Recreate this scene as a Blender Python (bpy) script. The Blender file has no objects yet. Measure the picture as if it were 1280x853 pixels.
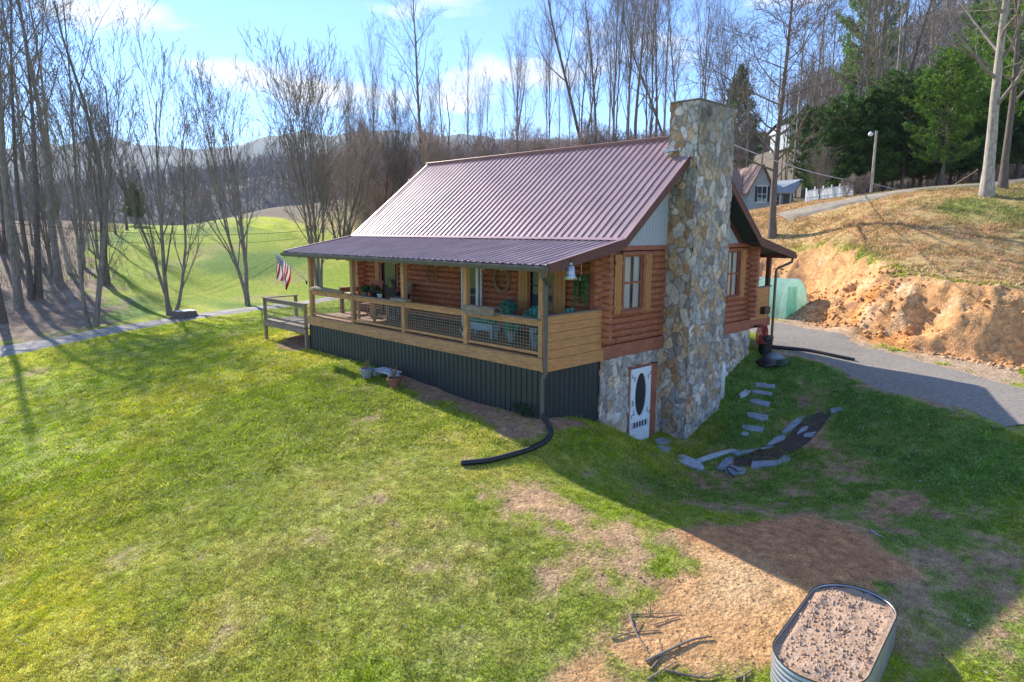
import bpy, math, random
import numpy as np
from mathutils import Matrix, Vector
rad = math.radians
sc = bpy.context.scene
COL = sc.collection
# ------------------------------------------------------------------ camera
CAM = np.array([-13.293, -10.3158, 2.8884]); YAW, PIT, ROLL, FPX = 0.7789, 0.1626, 0.0037, 840.07
def cam_axes():
    cy, sy, cp, sp = math.cos(YAW), math.sin(YAW), math.cos(PIT), math.sin(PIT)
    f = np.array([sy*cp, cy*cp, -sp]); r = np.array([cy, -sy, 0.]); u = np.cross(r, f)
    c, s = math.cos(ROLL), math.sin(ROLL)
    return r*c+u*s, u*c-r*s, f
CR, CU, CF = cam_axes()
cd = bpy.data.cameras.new('camera'); cam = bpy.data.objects.new('camera', cd); COL.objects.link(cam)
cam.matrix_world = Matrix([[CR[i], CU[i], -CF[i], CAM[i]] for i in range(3)] + [[0, 0, 0, 1]])
cd.sensor_width = 36; cd.lens = FPX/1280*36; cd.clip_start = .1; cd.clip_end = 20000
sc.camera = cam
# ------------------------------------------------------------------ light
SUN_AZ, SUN_EL = rad(4.5), rad(32)
S = Vector((math.sin(SUN_AZ)*math.cos(SUN_EL), math.cos(SUN_AZ)*math.cos(SUN_EL), math.sin(SUN_EL)))
sd = bpy.data.lights.new('sun', 'SUN'); sd.energy = 4.1; sd.angle = rad(.55); sd.color = (1, .95, .86)
so = bpy.data.objects.new('sun', sd); COL.objects.link(so); so.rotation_euler = S.to_track_quat('Z', 'Y').to_euler()
w = bpy.data.worlds.new('World'); sc.world = w; w.use_nodes = True
nt = w.node_tree; nt.nodes.clear()
def N(nt, t, **k):
    n = nt.nodes.new(t)
    for a, b in k.items():
        if a.startswith('i_'):
            n.inputs[a[2:].replace('_', ' ')].default_value = b
        else: setattr(n, a, b)
    return n
sky = N(nt, 'ShaderNodeTexSky', sky_type='NISHITA', sun_disc=False, sun_elevation=SUN_EL, sun_rotation=SUN_AZ, altitude=500, air_density=.9, dust_density=.0, ozone_density=4.5)
bg = N(nt, 'ShaderNodeBackground'); bg.inputs[1].default_value = .15
tc = N(nt, 'ShaderNodeTexCoord')
sep = N(nt, 'ShaderNodeSeparateXYZ'); nt.links.new(tc.outputs['Generated'], sep.inputs[0])
# clouds: flat-bottomed small cumulus, pattern laid on a plane overhead
mp = N(nt, 'ShaderNodeMapping'); mp.inputs['Scale'].default_value = (1, 1, 3.2); mp.inputs['Location'].default_value = (3.1, 1.7, .4)
nt.links.new(tc.outputs['Generated'], mp.inputs[0])
n1 = N(nt, 'ShaderNodeTexNoise'); n1.inputs['Scale'].default_value = 3.6; n1.inputs['Detail'].default_value = 7; n1.inputs['Roughness'].default_value = .5
nt.links.new(mp.outputs[0], n1.inputs[0])
rmp = N(nt, 'ShaderNodeValToRGB'); rmp.color_ramp.elements[0].position = .57; rmp.color_ramp.elements[1].position = .68
nt.links.new(n1.outputs[0], rmp.inputs[0])
mx = N(nt, 'ShaderNodeMix', data_type='RGBA'); nt.links.new(rmp.outputs[0], mx.inputs[0]); tint = N(nt, 'ShaderNodeMix', data_type='RGBA', blend_type='MULTIPLY'); tint.inputs[0].default_value = 1; tint.inputs[7].default_value = (.78, .83, .95, 1); nt.links.new(sky.outputs[0], tint.inputs[6]); nt.links.new(tint.outputs[2], mx.inputs[6]); mx.inputs[7].default_value = (4.3, 4.35, 4.5, 1)
nt.links.new(mx.outputs[2], bg.inputs[0])
out = N(nt, 'ShaderNodeOutputWorld'); nt.links.new(bg.outputs[0], out.inputs[0])
sc.view_settings.view_transform = 'Standard'; sc.view_settings.look = 'None'; sc.view_settings.gamma = 1; sc.view_settings.exposure = 1.1
sc.view_settings.use_curve_mapping = False
try:
    sc.cycles.volume_bounces = 0; sc.cycles.transparent_max_bounces = 12; sc.cycles.max_bounces = 6
except Exception: pass

# ------------------------------------------------------------------ helpers
rng = np.random.default_rng(7); random.seed(5)
def ray(a, b): return CF + CR*(a-640)/FPX - CU*(b-426.5)/FPX
def on(a, b, axis, val):
    d = ray(a, b); return CAM + (val-CAM[axis])/d[axis]*d
def at(a, b, depth): return CAM + ray(a, b)*depth

_T = rng.random((256, 256))
def vnoise(x, y):
    x = np.asarray(x, float); y = np.asarray(y, float)
    xi = np.floor(x).astype(int); yi = np.floor(y).astype(int); fx = x-xi; fy = y-yi
    fx = fx*fx*(3-2*fx); fy = fy*fy*(3-2*fy)
    a = _T[xi & 255, yi & 255]; b = _T[(xi+1) & 255, yi & 255]; c = _T[xi & 255, (yi+1) & 255]; d = _T[(xi+1) & 255, (yi+1) & 255]
    return (a*(1-fx)+b*fx)*(1-fy)+(c*(1-fx)+d*fx)*fy
def fbm(x, y, s, o=4, g=.5):
    """noise in -1..1, s = size of the largest feature in metres"""
    x = np.asarray(x, float); y = np.asarray(y, float)
    r = 0; a = 1; t = 0
    for k in range(o):
        r = r + a*vnoise(x/s*2**k+17.3*k+5.1, y/s*2**k+9.7*k+2.3); t += a; a *= g
    return (r/t-.5)*2
def sstep(a, b, x):
    t = np.clip((x-a)/(b-a), 0, 1); return t*t*(3-2*t)

# ---- materials
def mat(name, col=(.5, .5, .5), rough=.7, var=.25, scale=3., bump=.0, bscale=20., metal=0., attr=None, stretch=None, col2=None, spec=.5, coat=0., translucent=0., alpha=1., detail=5, contrast=(.3, .7), coord='Object', wear=None):
    m = bpy.data.materials.new(name); m.use_nodes = True; t = m.node_tree; t.nodes.clear()
    o = N(t, 'ShaderNodeOutputMaterial'); p = N(t, 'ShaderNodeBsdfPrincipled')
    p.inputs['Roughness'].default_value = rough; p.inputs['Metallic'].default_value = metal
    p.inputs['Specular IOR Level'].default_value = spec; p.inputs['Coat Weight'].default_value = coat; p.inputs['Alpha'].default_value = alpha
    tc = N(t, 'ShaderNodeTexCoord'); src = tc.outputs[coord]
    if stretch:
        mp = N(t, 'ShaderNodeMapping'); mp.inputs['Scale'].default_value = stretch; t.links.new(src, mp.inputs[0]); src = mp.outputs[0]
    n = N(t, 'ShaderNodeTexNoise'); n.inputs['Scale'].default_value = scale; n.inputs['Detail'].default_value = detail; t.links.new(src, n.inputs[0])
    mr = N(t, 'ShaderNodeMapRange'); mr.inputs[1].default_value, mr.inputs[2].default_value = contrast; t.links.new(n.outputs[0], mr.inputs[0])
    mx = N(t, 'ShaderNodeMix', data_type='RGBA')
    if attr:
        a = N(t, 'ShaderNodeAttribute', attribute_name=attr)
        hsv1 = N(t, 'ShaderNodeHueSaturation'); hsv1.inputs['Value'].default_value = 1-var; t.links.new(a.outputs[0], hsv1.inputs['Color'])
        hsv2 = N(t, 'ShaderNodeHueSaturation'); hsv2.inputs['Value'].default_value = 1+var; t.links.new(a.outputs[0], hsv2.inputs['Color'])
        t.links.new(hsv1.outputs[0], mx.inputs[6]); t.links.new(hsv2.outputs[0], mx.inputs[7])
    else:
        c2 = col2 or tuple(min(1, c*(1+var)) for c in col); c1 = tuple(c*(1-var) for c in col) if not col2 else col
        mx.inputs[6].default_value = (*c1, 1); mx.inputs[7].default_value = (*c2, 1)
    t.links.new(mr.outputs[0], mx.inputs[0])
    colout = mx.outputs[2]
    # each object a little different
    oi = N(t, 'ShaderNodeObjectInfo'); mr2 = N(t, 'ShaderNodeMapRange'); mr2.inputs[3].default_value = .92; mr2.inputs[4].default_value = 1.08; t.links.new(oi.outputs['Random'], mr2.inputs[0])
    hv = N(t, 'ShaderNodeHueSaturation'); t.links.new(mr2.outputs[0], hv.inputs['Value']); t.links.new(colout, hv.inputs['Color']); colout = hv.outputs[0]
    if wear:
        n3 = N(t, 'ShaderNodeTexNoise'); n3.inputs['Scale'].default_value = wear[1]; n3.inputs['Detail'].default_value = 8; n3.inputs['Roughness'].default_value = .65; t.links.new(tc.outputs[coord], n3.inputs[0])
        mr3 = N(t, 'ShaderNodeMapRange'); mr3.inputs[1].default_value, mr3.inputs[2].default_value = wear[2]; t.links.new(n3.outputs[0], mr3.inputs[0])
        m3 = N(t, 'ShaderNodeMix', data_type='RGBA'); t.links.new(mr3.outputs[0], m3.inputs[0]); t.links.new(colout, m3.inputs[6]); m3.inputs[7].default_value = (*wear[0], 1); colout = m3.outputs[2]
    t.links.new(colout, p.inputs['Base Color'])
    if bump:
        n2 = N(t, 'ShaderNodeTexNoise'); n2.inputs['Scale'].default_value = bscale; n2.inputs['Detail'].default_value = 4; t.links.new(src, n2.inputs[0])
        b = N(t, 'ShaderNodeBump'); b.inputs['Strength'].default_value = 1; b.inputs['Distance'].default_value = bump; t.links.new(n2.outputs[0], b.inputs['Height']); t.links.new(b.outputs[0], p.inputs['Normal'])
    if translucent:
        tr = N(t, 'ShaderNodeBsdfTranslucent'); t.links.new(colout, tr.inputs[0]); ms = N(t, 'ShaderNodeMixShader'); ms.inputs[0].default_value = translucent
        t.links.new(p.outputs[0], ms.inputs[1]); t.links.new(tr.outputs[0], ms.inputs[2]); t.links.new(ms.outputs[0], o.inputs[0])
    else: t.links.new(p.outputs[0], o.inputs[0])
    m.diffuse_color = (*col, 1)
    return m
M = {}
M['ground'] = mat('ground', attr='Col', var=.3, scale=6, detail=10, rough=.95, bump=.035, bscale=16, spec=.15)
_t = M['ground'].node_tree; _p = [n for n in _t.nodes if n.type == 'BSDF_PRINCIPLED'][0]; _o = [l for l in _t.links if l.to_socket == _p.inputs['Base Color']][0].from_socket
_tc = N(_t, 'ShaderNodeTexCoord'); _v = N(_t, 'ShaderNodeTexNoise'); _v.inputs['Scale'].default_value = 28; _v.inputs['Detail'].default_value = 6; _v.inputs['Roughness'].default_value = .75; _t.links.new(_tc.outputs['Object'], _v.inputs[0])
_r = N(_t, 'ShaderNodeMapRange'); _r.inputs[1].default_value = .36; _r.inputs[2].default_value = .64; _r.inputs[3].default_value = .55; _r.inputs[4].default_value = 1.35; _t.links.new(_v.outputs[0], _r.inputs[0])
_v2 = N(_t, 'ShaderNodeTexNoise'); _v2.inputs['Scale'].default_value = 3.3; _v2.inputs['Detail'].default_value = 9; _v2.inputs['Roughness'].default_value = .7; _t.links.new(_tc.outputs['Object'], _v2.inputs[0])
_r2 = N(_t, 'ShaderNodeMapRange'); _r2.inputs[1].default_value = .35; _r2.inputs[2].default_value = .65; _r2.inputs[3].default_value = .78; _r2.inputs[4].default_value = 1.18; _t.links.new(_v2.outputs[0], _r2.inputs[0])
_mm = N(_t, 'ShaderNodeMath', operation='MULTIPLY'); _t.links.new(_r.outputs[0], _mm.inputs[0]); _t.links.new(_r2.outputs[0], _mm.inputs[1])
_h = N(_t, 'ShaderNodeHueSaturation'); _t.links.new(_mm.outputs[0], _h.inputs['Value']); _t.links.new(_o, _h.inputs['Color']); _t.links.new(_h.outputs[0], _p.inputs['Base Color'])
M['grass'] = mat('grass_blades', attr='Col', var=.15, scale=2, rough=.7, spec=.15, translucent=.45)
M['gravelroad'] = mat('gravel_road', (.40, .36, .32), .9, .25, 14, .01, 60, detail=10, wear=((.2, .17, .13), .8, (.5, .7)), spec=.2)
M['asphalt'] = mat('asphalt', (.28, .24, .195), .85, .22, 10, .006, 90, detail=10, wear=((.25, .21, .16), .7, (.55, .8)), spec=.3)
M['sandroad'] = mat('sand_road', (.4, .33, .25), .95, .2, 3, .01, 40, spec=.1)
M['log'] = mat('stained_log', (.38, .125, .055), .5, .45, 3, .006, 30, stretch=(2, 2, 9), wear=((.10, .03, .018), 2.5, (.58, .75)))
M['redtrim'] = mat('red_trim', (.32, .105, .055), .6, .2, 5, .002, 40)
M['rooft'] = mat('roof_metal', (.40, .25, .245), .40, .12, 1.5, 0, metal=.15, spec=.55, wear=((.48, .3, .3), 1.2, (.45, .85)))
M['roofp'] = mat('porch_roof_metal', (.47, .32, .30), .42, .15, 1.5, 0, metal=.1, spec=.3, wear=((.28, .19, .18), 3, (.5, .85)))
M['fascia'] = mat('brown_fascia', (.13, .048, .036), .6, .2, 6, .002, 40)
M['soffit'] = mat('green_soffit', (.035, .045, .042), .8, .2, 4)
M['gutter'] = mat('bronze_gutter', (.11, .095, .08), .45, .15, 5, spec=.5)
M['gable'] = mat('grey_siding', (.42, .45, .48), .7, .1, 6, .001, 40, stretch=(6, 6, .6))
M['deck'] = mat('cedar_board', (.40, .20, .085), .65, .35, 4, .003, 30, stretch=(5, 1, 5), wear=((.23, .13, .07), 3, (.5, .8)))
M['deckx'] = mat('pine_plank', (.50, .235, .08), .6, .22, 4, .003, 30, stretch=(1, 6, 8), wear=((.22, .09, .03), 9, (.64, .72)))
M['post'] = mat('pine_post', (.46, .24, .10), .65, .3, 4, .003, 30, stretch=(8, 8, 1))
M['railwood'] = mat('rail_wood', (.46, .235, .095), .65, .3, 4, .003, 30, stretch=(8, 1, 8), wear=((.26, .14, .07), 3, (.55, .8)))
M['oldwood'] = mat('weathered_wood', (.25, .19, .14), .85, .35, 4, .004, 30, stretch=(6, 1, 6))
M['skirt'] = mat('dark_green_metal', (.020, .031, .036), .42, .2, 1.5, spec=.6, wear=((.08, .1, .1), 1.8, (.6, .9)))
M['wire'] = mat('galvanised_wire', (.35, .36, .36), .4, .1, 4, metal=.7)
M['galv'] = mat('galvanised_steel', (.42, .45, .47), .38, .12, 4, metal=.75, wear=((.35, .36, .36), 3, (.5, .8)))
M['white'] = mat('white_paint', (.72, .74, .76), .5, .06, 6)
M['curtain'] = mat('lace_curtain', (.62, .62, .6), .9, .15, 12, stretch=(8, 8, .5))
M['shutter'] = mat('yellow_wood', (.46, .21, .055), .55, .2, 6, .002, 40, stretch=(6, 6, 1))
M['dark'] = mat('dark_interior', (.02, .022, .025), .6, .2, 4)
M['black'] = mat('black_plastic', (.012, .013, .015), .42, .2, 6)
M['blackiron'] = mat('black_iron', (.02, .02, .022), .5, .2, 6)
M['terracotta'] = mat('terracotta', (.2, .08, .05), .8, .2, 6)
M['greypot'] = mat('grey_pot', (.22, .24, .26), .6, .2, 6)
M['bluepaint'] = mat('blue_grey_paint', (.3, .42, .48), .6, .15, 6)
M['teal'] = mat('teal_foliage', (.08, .36, .29), .5, .5, 12, translucent=.2)
M['leafg'] = mat('green_leaf', (.05, .13, .025), .5, .4, 9, translucent=.3)
M['darkleaf'] = mat('dark_green_leaf', (.02, .05, .02), .5, .4, 9)
M['deadstem'] = mat('dead_stems', (.25, .15, .09), .9, .3, 9)
M['redglass'] = mat('red_plastic', (.5, .02, .015), .3, .1, 4)
M['redmetal'] = mat('red_hose', (.3, .03, .02), .5, .2, 4)
M['rope'] = mat('rope', (.25, .17, .1), .9, .2, 20)
M['flag'] = None
M['soil'] = mat('bed_soil', (.46, .28, .17), .95, .35, 9, .02, 25, detail=10, col2=(.5, .36, .26), spec=.1)
M['slate'] = mat('flagstone', (.27, .31, .36), .75, .25, 5, .006, 30)
M['palestone'] = mat('pale_stone', (.48, .5, .54), .8, .2, 8, .006, 30)
M['mulch'] = mat('mulch', (.07, .045, .035), .95, .5, 25, .02, 40, detail=10)
M['barkA'] = mat('grey_bark', (.21, .175, .145), .9, .35, 2.5, .01, 12, stretch=(4, 4, 1), wear=((.33, .30, .25), 1.5, (.5, .8)))
M['barkB'] = mat('brown_bark', (.15, .115, .09), .9, .35, 2.5, .01, 12, stretch=(4, 4, 1))
M['barkC'] = mat('pale_bark', (.42, .36, .29), .9, .35, 2.5, .01, 12, stretch=(3, 3, 1), wear=((.24, .2, .16), 1.5, (.5, .75)))
M['twigs'] = mat('twigs', (.22, .175, .14), .9, .3, .5)
M['twigred'] = mat('reddish_twigs', (.36, .26, .21), .9, .3, .5)
M['needle'] = mat('pine_needles', (.10, .18, .035), .55, .5, 1.2, translucent=.3)
M['needle2'] = mat('bright_pine_needles', (.15, .27, .03), .55, .4, 1.2, translucent=.4)
M['farwood'] = mat('far_wood', (.22, .18, .16), .95, .4, .02, col2=(.27, .22, .18))
M['farhill'] = mat('far_hill', (.12, .1, .075), .95, .4, .02)
M['stoneT'] = mat('stacked_stone', attr='Col', var=.28, scale=9, detail=8, rough=.8, bump=.012, bscale=28, spec=.3)
M['poly'] = mat('green_netting', (.55, .84, .72), .5, .1, 4, translucent=.6, alpha=.75)
M['nbwall'] = mat('sage_siding', (.44, .5, .5), .8, .1, 6)
M['nbroof'] = mat('brown_shingle', (.26, .17, .14), .9, .2, 6)
M['nbmetal'] = mat('pale_metal_roof', (.5, .53, .56), .5, .1, 6)
def glassmat(name, tint=(.05, .06, .07)):
    m = mat(name, tint, .06, .1, 2, spec=.8); return m
M['glass'] = glassmat('window_glass')

# ---- mesh builder
class MB:
    def __init__(s): s.v = []; s.f = []; s.c = []
    def quadmesh(s, V, F):
        n = len(s.v); s.v += [tuple(p) for p in V]; s.f += [tuple(i+n for i in f) for f in F]; return s
    def box(s, x0, x1, y0, y1, z0, z1):
        return s.quadmesh([(x, y, z) for x in (x0, x1) for y in (y0, y1) for z in (z0, z1)],
            [(0, 1, 3, 2), (4, 6, 7, 5), (0, 4, 5, 1), (2, 3, 7, 6), (0, 2, 6, 4), (1, 5, 7, 3)])
    def bar(s, a, b, w, h, up=(0, 0, 1)):
        a = np.array(a, float); b = np.array(b, float); d = b-a; d /= np.linalg.norm(d); up = np.array(up, float)
        r = np.cross(d, up)
        if np.linalg.norm(r) < 1e-3: r = np.cross(d, (1, 0, 0))
        r /= np.linalg.norm(r); u = np.cross(r, d)
        V = [p+r*i*w/2+u*j*h/2 for p in (a, b) for i, j in ((-1, -1), (1, -1), (1, 1), (-1, 1))]
        return s.quadmesh(V, [(0, 3, 2, 1), (4, 5, 6, 7)]+[(i, (i+1) % 4, 4+(i+1) % 4, 4+i) for i in range(4)])
    def tube(s, pts, rads, n=8, cap=True):
        pts = np.array(pts, float)
        if np.isscalar(rads): rads = [rads]*len(pts)
        k = len(pts); V = []; up = None
        for i in range(k):
            d = pts[min(i+1, k-1)]-pts[max(i-1, 0)]; d = d/(np.linalg.norm(d)+1e-9)
            if up is None:
                up = np.array((0, 0, 1.)) if abs(d[2]) < .9 else np.array((1., 0, 0))
            r = np.cross(d, up); r /= np.linalg.norm(r)+1e-9; u = np.cross(r, d); up = u
            for j in range(n):
                a = 2*math.pi*j/n; V.append(pts[i]+(r*math.cos(a)+u*math.sin(a))*rads[i])
        F = [(i*n+j, i*n+(j+1) % n, (i+1)*n+(j+1) % n, (i+1)*n+j) for i in range(k-1) for j in range(n)]
        if cap: F += [tuple(range(n))[::-1], tuple((k-1)*n+j for j in range(n))]
        return s.quadmesh(V, F)
    def lathe(s, c, prof, n=16, axis='z', closed=True):
        V = []; 
        for r, z in prof:
            for j in range(n):
                a = 2*math.pi*j/n
                V.append((c[0]+r*math.cos(a), c[1]+r*math.sin(a), c[2]+z))
        k = len(prof); F = [(i*n+j, i*n+(j+1) % n, (i+1)*n+(j+1) % n, (i+1)*n+j) for i in range(k-1) for j in range(n)]
        if closed: F += [tuple(range(n))[::-1], tuple((k-1)*n+j for j in range(n))]
        return s.quadmesh(V, F)
    def prism(s, poly, axis, a, b):
        """poly: 2D points in the other two axes (cyclic order), extruded a..b on axis"""
        n = len(poly); V = []
        for t in (a, b):
            for p, q in poly: V.append({'x': (t, p, q), 'y': (p, t, q), 'z': (p, q, t)}[axis])
        return s.quadmesh(V, [tuple(range(n)), tuple(range(2*n-1, n-1, -1))]+[(i, i+n, (i+1) % n+n, (i+1) % n) for i in range(n)])
    def build(s, name, m, parent=None, smooth=False, bevel=0):
        me = bpy.data.meshes.new(name); me.from_pydata(s.v, [], s.f); me.update()
        return link(name, me, m, parent, smooth, bevel)
def wloc(o):
    l = Vector((0, 0, 0))
    while o: l += o.location; o = o.parent
    return l
def link(name, me, m, parent=None, smooth=False, bevel=0):
    me.materials.append(m)
    o = bpy.data.objects.new(name, me); COL.objects.link(o)
    import bmesh
    if len(me.polygons) < 60000:
        bm = bmesh.new(); bm.from_mesh(me); bmesh.ops.recalc_face_normals(bm, faces=bm.faces); bm.to_mesh(me); bm.free()
    if parent: o.parent = parent; o.location = -wloc(parent)
    if smooth: me.polygons.foreach_set('use_smooth', [True]*len(me.polygons))
    if bevel:
        b = o.modifiers.new('bevel', 'BEVEL'); b.width = bevel; b.segments = 1; b.limit_method = 'ANGLE'
    return o
def npmesh(name, V, F, m, parent=None, col=None, smooth=False):
    """fast mesh from arrays, F (n,k)"""
    me = bpy.data.meshes.new(name); V = np.ascontiguousarray(V, np.float32); F = np.ascontiguousarray(F, np.int32); k = F.shape[1]
    me.vertices.add(len(V)); me.vertices.foreach_set('co', V.ravel())
    me.loops.add(F.size); me.loops.foreach_set('vertex_index', F.ravel())
    me.polygons.add(len(F)); me.polygons.foreach_set('loop_start', np.arange(0, F.size, k, dtype=np.int32)); me.polygons.foreach_set('loop_total', np.full(len(F), k, np.int32))
    if smooth: me.polygons.foreach_set('use_smooth', np.ones(len(F), bool))
    me.update(calc_edges=True); me.materials.append(m)
    if col is not None:
        ca = me.color_attributes.new('Col', 'FLOAT_COLOR', 'POINT'); c = np.ones((len(V), 4), np.float32); c[:, :3] = col; ca.data.foreach_set('color', c.ravel())
    o = bpy.data.objects.new(name, me); COL.objects.link(o)
    if parent: o.parent = parent; o.location = -wloc(parent)
    return o
def tag(o, label=None, cat=None, group=None, kind=None):
    if label: o['label'] = label
    if cat: o['category'] = cat
    if group: o['group'] = group
    if kind: o['kind'] = kind
    return o
def thing(name, label, cat, loc=(0, 0, 0), rz=0, group=None):
    o = bpy.data.objects.new(name, None); COL.objects.link(o); o.location = loc; o.rotation_euler = (0, 0, rz); o.empty_display_size = .2
    return tag(o, label, cat, group)
def dup(root, loc, rz=0, label=None, scale=1., group=None):
    r = root.copy(); COL.objects.link(r); r.location = loc; r.rotation_euler = (0, 0, rz); r.scale = (scale,)*3 if np.isscalar(scale) else scale
    if label: r['label'] = label
    if group: r['group'] = group
    for ch in list(root.children):
        c = ch.copy(); COL.objects.link(c); c.parent = r
        for g in list(ch.children):
            d = g.copy(); COL.objects.link(d); d.parent = c
    return r

# ------------------------------------------------------------------ terrain
def PZ(a, b, z): p = on(a, b, 2, z); return (p[0], p[1], z)
def PD(a, b, d): p = at(a, b, d); return tuple(p)
shared = [PD(960, 285, 40), PD(900, 272, 55), PD(960, 252, 95), PD(440, 250, 92), PD(200, 285, 92), PD(330, 262, 92), PD(600, 222, 85), PD(750, 205, 85), PD(850, 215, 85), PD(0, 280, 92), PD(100, 275, 92),
          PD(0, 330, 140), PD(300, 320, 140), PD(600, 250, 140), PD(900, 220, 140), PD(250, 330, 62), PD(420, 325, 60), PD(50, 335, 62), PD(-300, 330, 62), PD(-300, 300, 100), PD(600, 300, 55), PD(750, 290, 50)]
low = shared + [(-2.14, 0, -1.45), (-2.14, 5, -1.3), (-2.14, 10.9, -1.17), (-1, -.1, -1.65), (0, -.1, -1.98), (1.2, -.15, -2.75), (1.8, -.3, -2.86), (2.6, -.4, -2.88), (3, -1.1, -2.86), (4.8, -.95, -2.3), (5.7, -.4, -2.15),
    (6.8, -.2, -1.7), (8.1, -.1, -1.15), (9.4, 0, -1.02), (4, 5, -1.5), (4, 2, -1.8), (-2, 14, -1.2), (0, 16, -1.25), (4, 14, -1.1), (9, 11, -.8), (10, 5, -.95), (-1.2, -1.0, -1.8), (0, -1.2, -2.2), (.8, -1.2, -2.55),
    PZ(700, 585, -2.08), PZ(780, 625, -2.3), PZ(880, 660, -2.35), PZ(980, 715, -2.5), PZ(1050, 740, -2.6), PZ(640, 853, -2.7), PZ(1000, 853, -2.8), PZ(1280, 853, -2.85), PZ(300, 853, -2.85), PZ(0, 853, -3.0), PZ(0, 650, -3.0),
    PZ(300, 650, -2.35), PZ(500, 650, -2.1), PZ(500, 550, -1.75), PZ(300, 500, -1.7), PZ(150, 500, -2.4), PZ(0, 540, -3.0), PZ(600, 540, -1.65), PZ(640, 600, -1.95),
    PZ(0, 440, -3.0), PZ(100, 420, -2.8), PZ(200, 402, -2.55), PZ(320, 385, -2.2), PZ(430, 370, -1.9), PZ(100, 450, -2.85), PZ(230, 420, -2.3), PZ(330, 400, -1.95), PZ(-200, 480, -3.4), PZ(-200, 853, -3.4), PZ(1500, 853, -2.9),
    PZ(840, 590, -2.95), PZ(900, 590, -2.9), PZ(950, 580, -2.75), PZ(1000, 545, -2.5), PZ(1045, 515, -2.2), PZ(930, 540, -2.5), PZ(945, 480, -1.9), PZ(960, 450, -1.4), PZ(990, 450, -1.3), PZ(1060, 460, -1.4), PZ(1130, 480, -1.5),
    PZ(1250, 515, -1.65), PZ(1280, 525, -1.7), PZ(1100, 620, -2.45), PZ(1280, 650, -2.3), PZ(1180, 560, -2.0), PZ(1280, 740, -2.6), PZ(900, 625, -2.65), PZ(820, 603, -2.72), PZ(1000, 640, -2.55),
    PZ(1000, 415, -1.05), PZ(1100, 440, -1.3), PZ(1200, 470, -1.5), PZ(1280, 492, -1.6), PZ(970, 400, -.9), PZ(1000, 400, -1.0), PZ(1100, 425, -1.2), PZ(1200, 443, -1.4), PZ(1280, 455, -1.5), PZ(1400, 480, -1.7), (20, 6, -.9), (17, 10, -.7), (12, 20, -.5),
    PD(60, 400, 44), PD(0, 415, 40)]
high = shared + [PD(985, 328, 36), PD(1030, 335, 31), PD(1100, 345, 27.5), PD(1200, 355, 25.6), PD(1280, 362, 24.5), PD(1400, 372, 24), PD(1280, 232, 40), PD(1163, 242, 38), PD(1080, 257, 39), PD(1000, 271, 40), PD(1400, 215, 44),
    PD(1200, 300, 31), PD(1280, 290, 31), PD(1060, 290, 35), PD(1280, 225, 50), PD(1100, 248, 52), PD(1000, 272, 60), PD(940, 284, 64), PD(1150, 160, 110), PD(1050, 180, 120), PD(1280, 150, 100), PD(1280, 60, 180), PD(1100, 90, 190), PD(1500, 40, 180), (22, 14, 1.3), (22, 25, 2.5), (19, -20, .7), (19, -35, .7)]
def tps_fit(P, lam=.15):
    P = np.array(P); n = len(P); d2 = ((P[:, None, :2]-P[None, :, :2])**2).sum(-1)
    K = .5*d2*np.log(d2+1e-9); K[np.diag_indices(n)] = lam
    A = np.zeros((n+3, n+3)); A[:n, :n] = K; Q = np.c_[np.ones(n), P[:, :2]]; A[:n, n:] = Q; A[n:, :n] = Q.T
    return P, np.linalg.solve(A, np.r_[P[:, 2], 0, 0, 0])
def tps(fit, x, y):
    P, c = fit; n = len(P); r = c[n]+c[n+1]*x+c[n+2]*y
    for i in range(n):
        d2 = (x-P[i, 0])**2+(y-P[i, 1])**2; r = r+c[i]*.5*d2*np.log(d2+1e-9)
    return r
fl, fh = tps_fit(low), tps_fit(high)
BANK = np.array([(13.5, -60), (14.5, -12), (14.6, -6.4), (14.4, -4.6), (14.5, -2), (16.2, .6), (19.2, 2.4), (21, 4.5), (21.3, 9), (20.5, 20), (19, 40), (22, 70)], float)
def polydist(x, y, P, closed=False):
    """signed distance to polyline, + on the right-hand (+X here) side, and unsigned"""
    best = np.full(x.shape, 1e9); sg = np.ones(x.shape)
    for i in range(len(P)-1):
        a, b = P[i], P[i+1]; d = b-a; L2 = (d**2).sum()
        t = np.clip(((x-a[0])*d[0]+(y-a[1])*d[1])/L2, 0, 1); qx = x-a[0]-t*d[0]; qy = y-a[1]-t*d[1]
        D = np.hypot(qx, qy); cr = d[1]*qx-d[0]*qy
        m = D < best; best = np.where(m, D, best); sg = np.where(m, np.sign(cr), sg)
    return best*sg
def hfun(x, y):
    sdb = polydist(x, y, BANK)
    n1 = fbm(x, y, 2.2, 4); n2 = fbm(x+40, y, .7, 3)
    s = sstep(-.1, 2.5, sdb + n1*.75*np.exp(-(sdb/3)**2))
    zl = tps(fl, x, y); zh = tps(fh, x, y)
    z = zl*(1-s)+zh*s
    # crumbled bank face and slumped heaps at its foot
    face = np.exp(-((sdb-1.2)/1.3)**2)*(x < 30)
    z = z + face*(n2*.30+n1*.25+fbm(x, y, .45, 3, .7)*.20+(np.abs(fbm(x*.35, y*1.6, 1.0, 3))-.3)*.22) + np.exp(-((sdb+.2)/.9)**2)*np.clip(fbm(x+9, y, 2.4, 2), 0, 1)*.9*(x < 30)
    r = np.hypot(x, y)
    rough = fbm(x, y, .5, 3)*.025+fbm(x+3, y+7, 2.5, 2)*.05
    z = z+rough*np.exp(-(r/60)**2)
    z = z+fbm(x, y, 9, 3)*.5*sstep(25, 60, r)*(1-np.exp(-(polydist(x, y, ROADL)/6)**2))*(1-.8*((x > 14) & (r < 75)))
    # beyond the crest the land drops to a valley
    far = sstep(130, 320, r); z = z*(1-far)+(-25)*far
    return z
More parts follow.
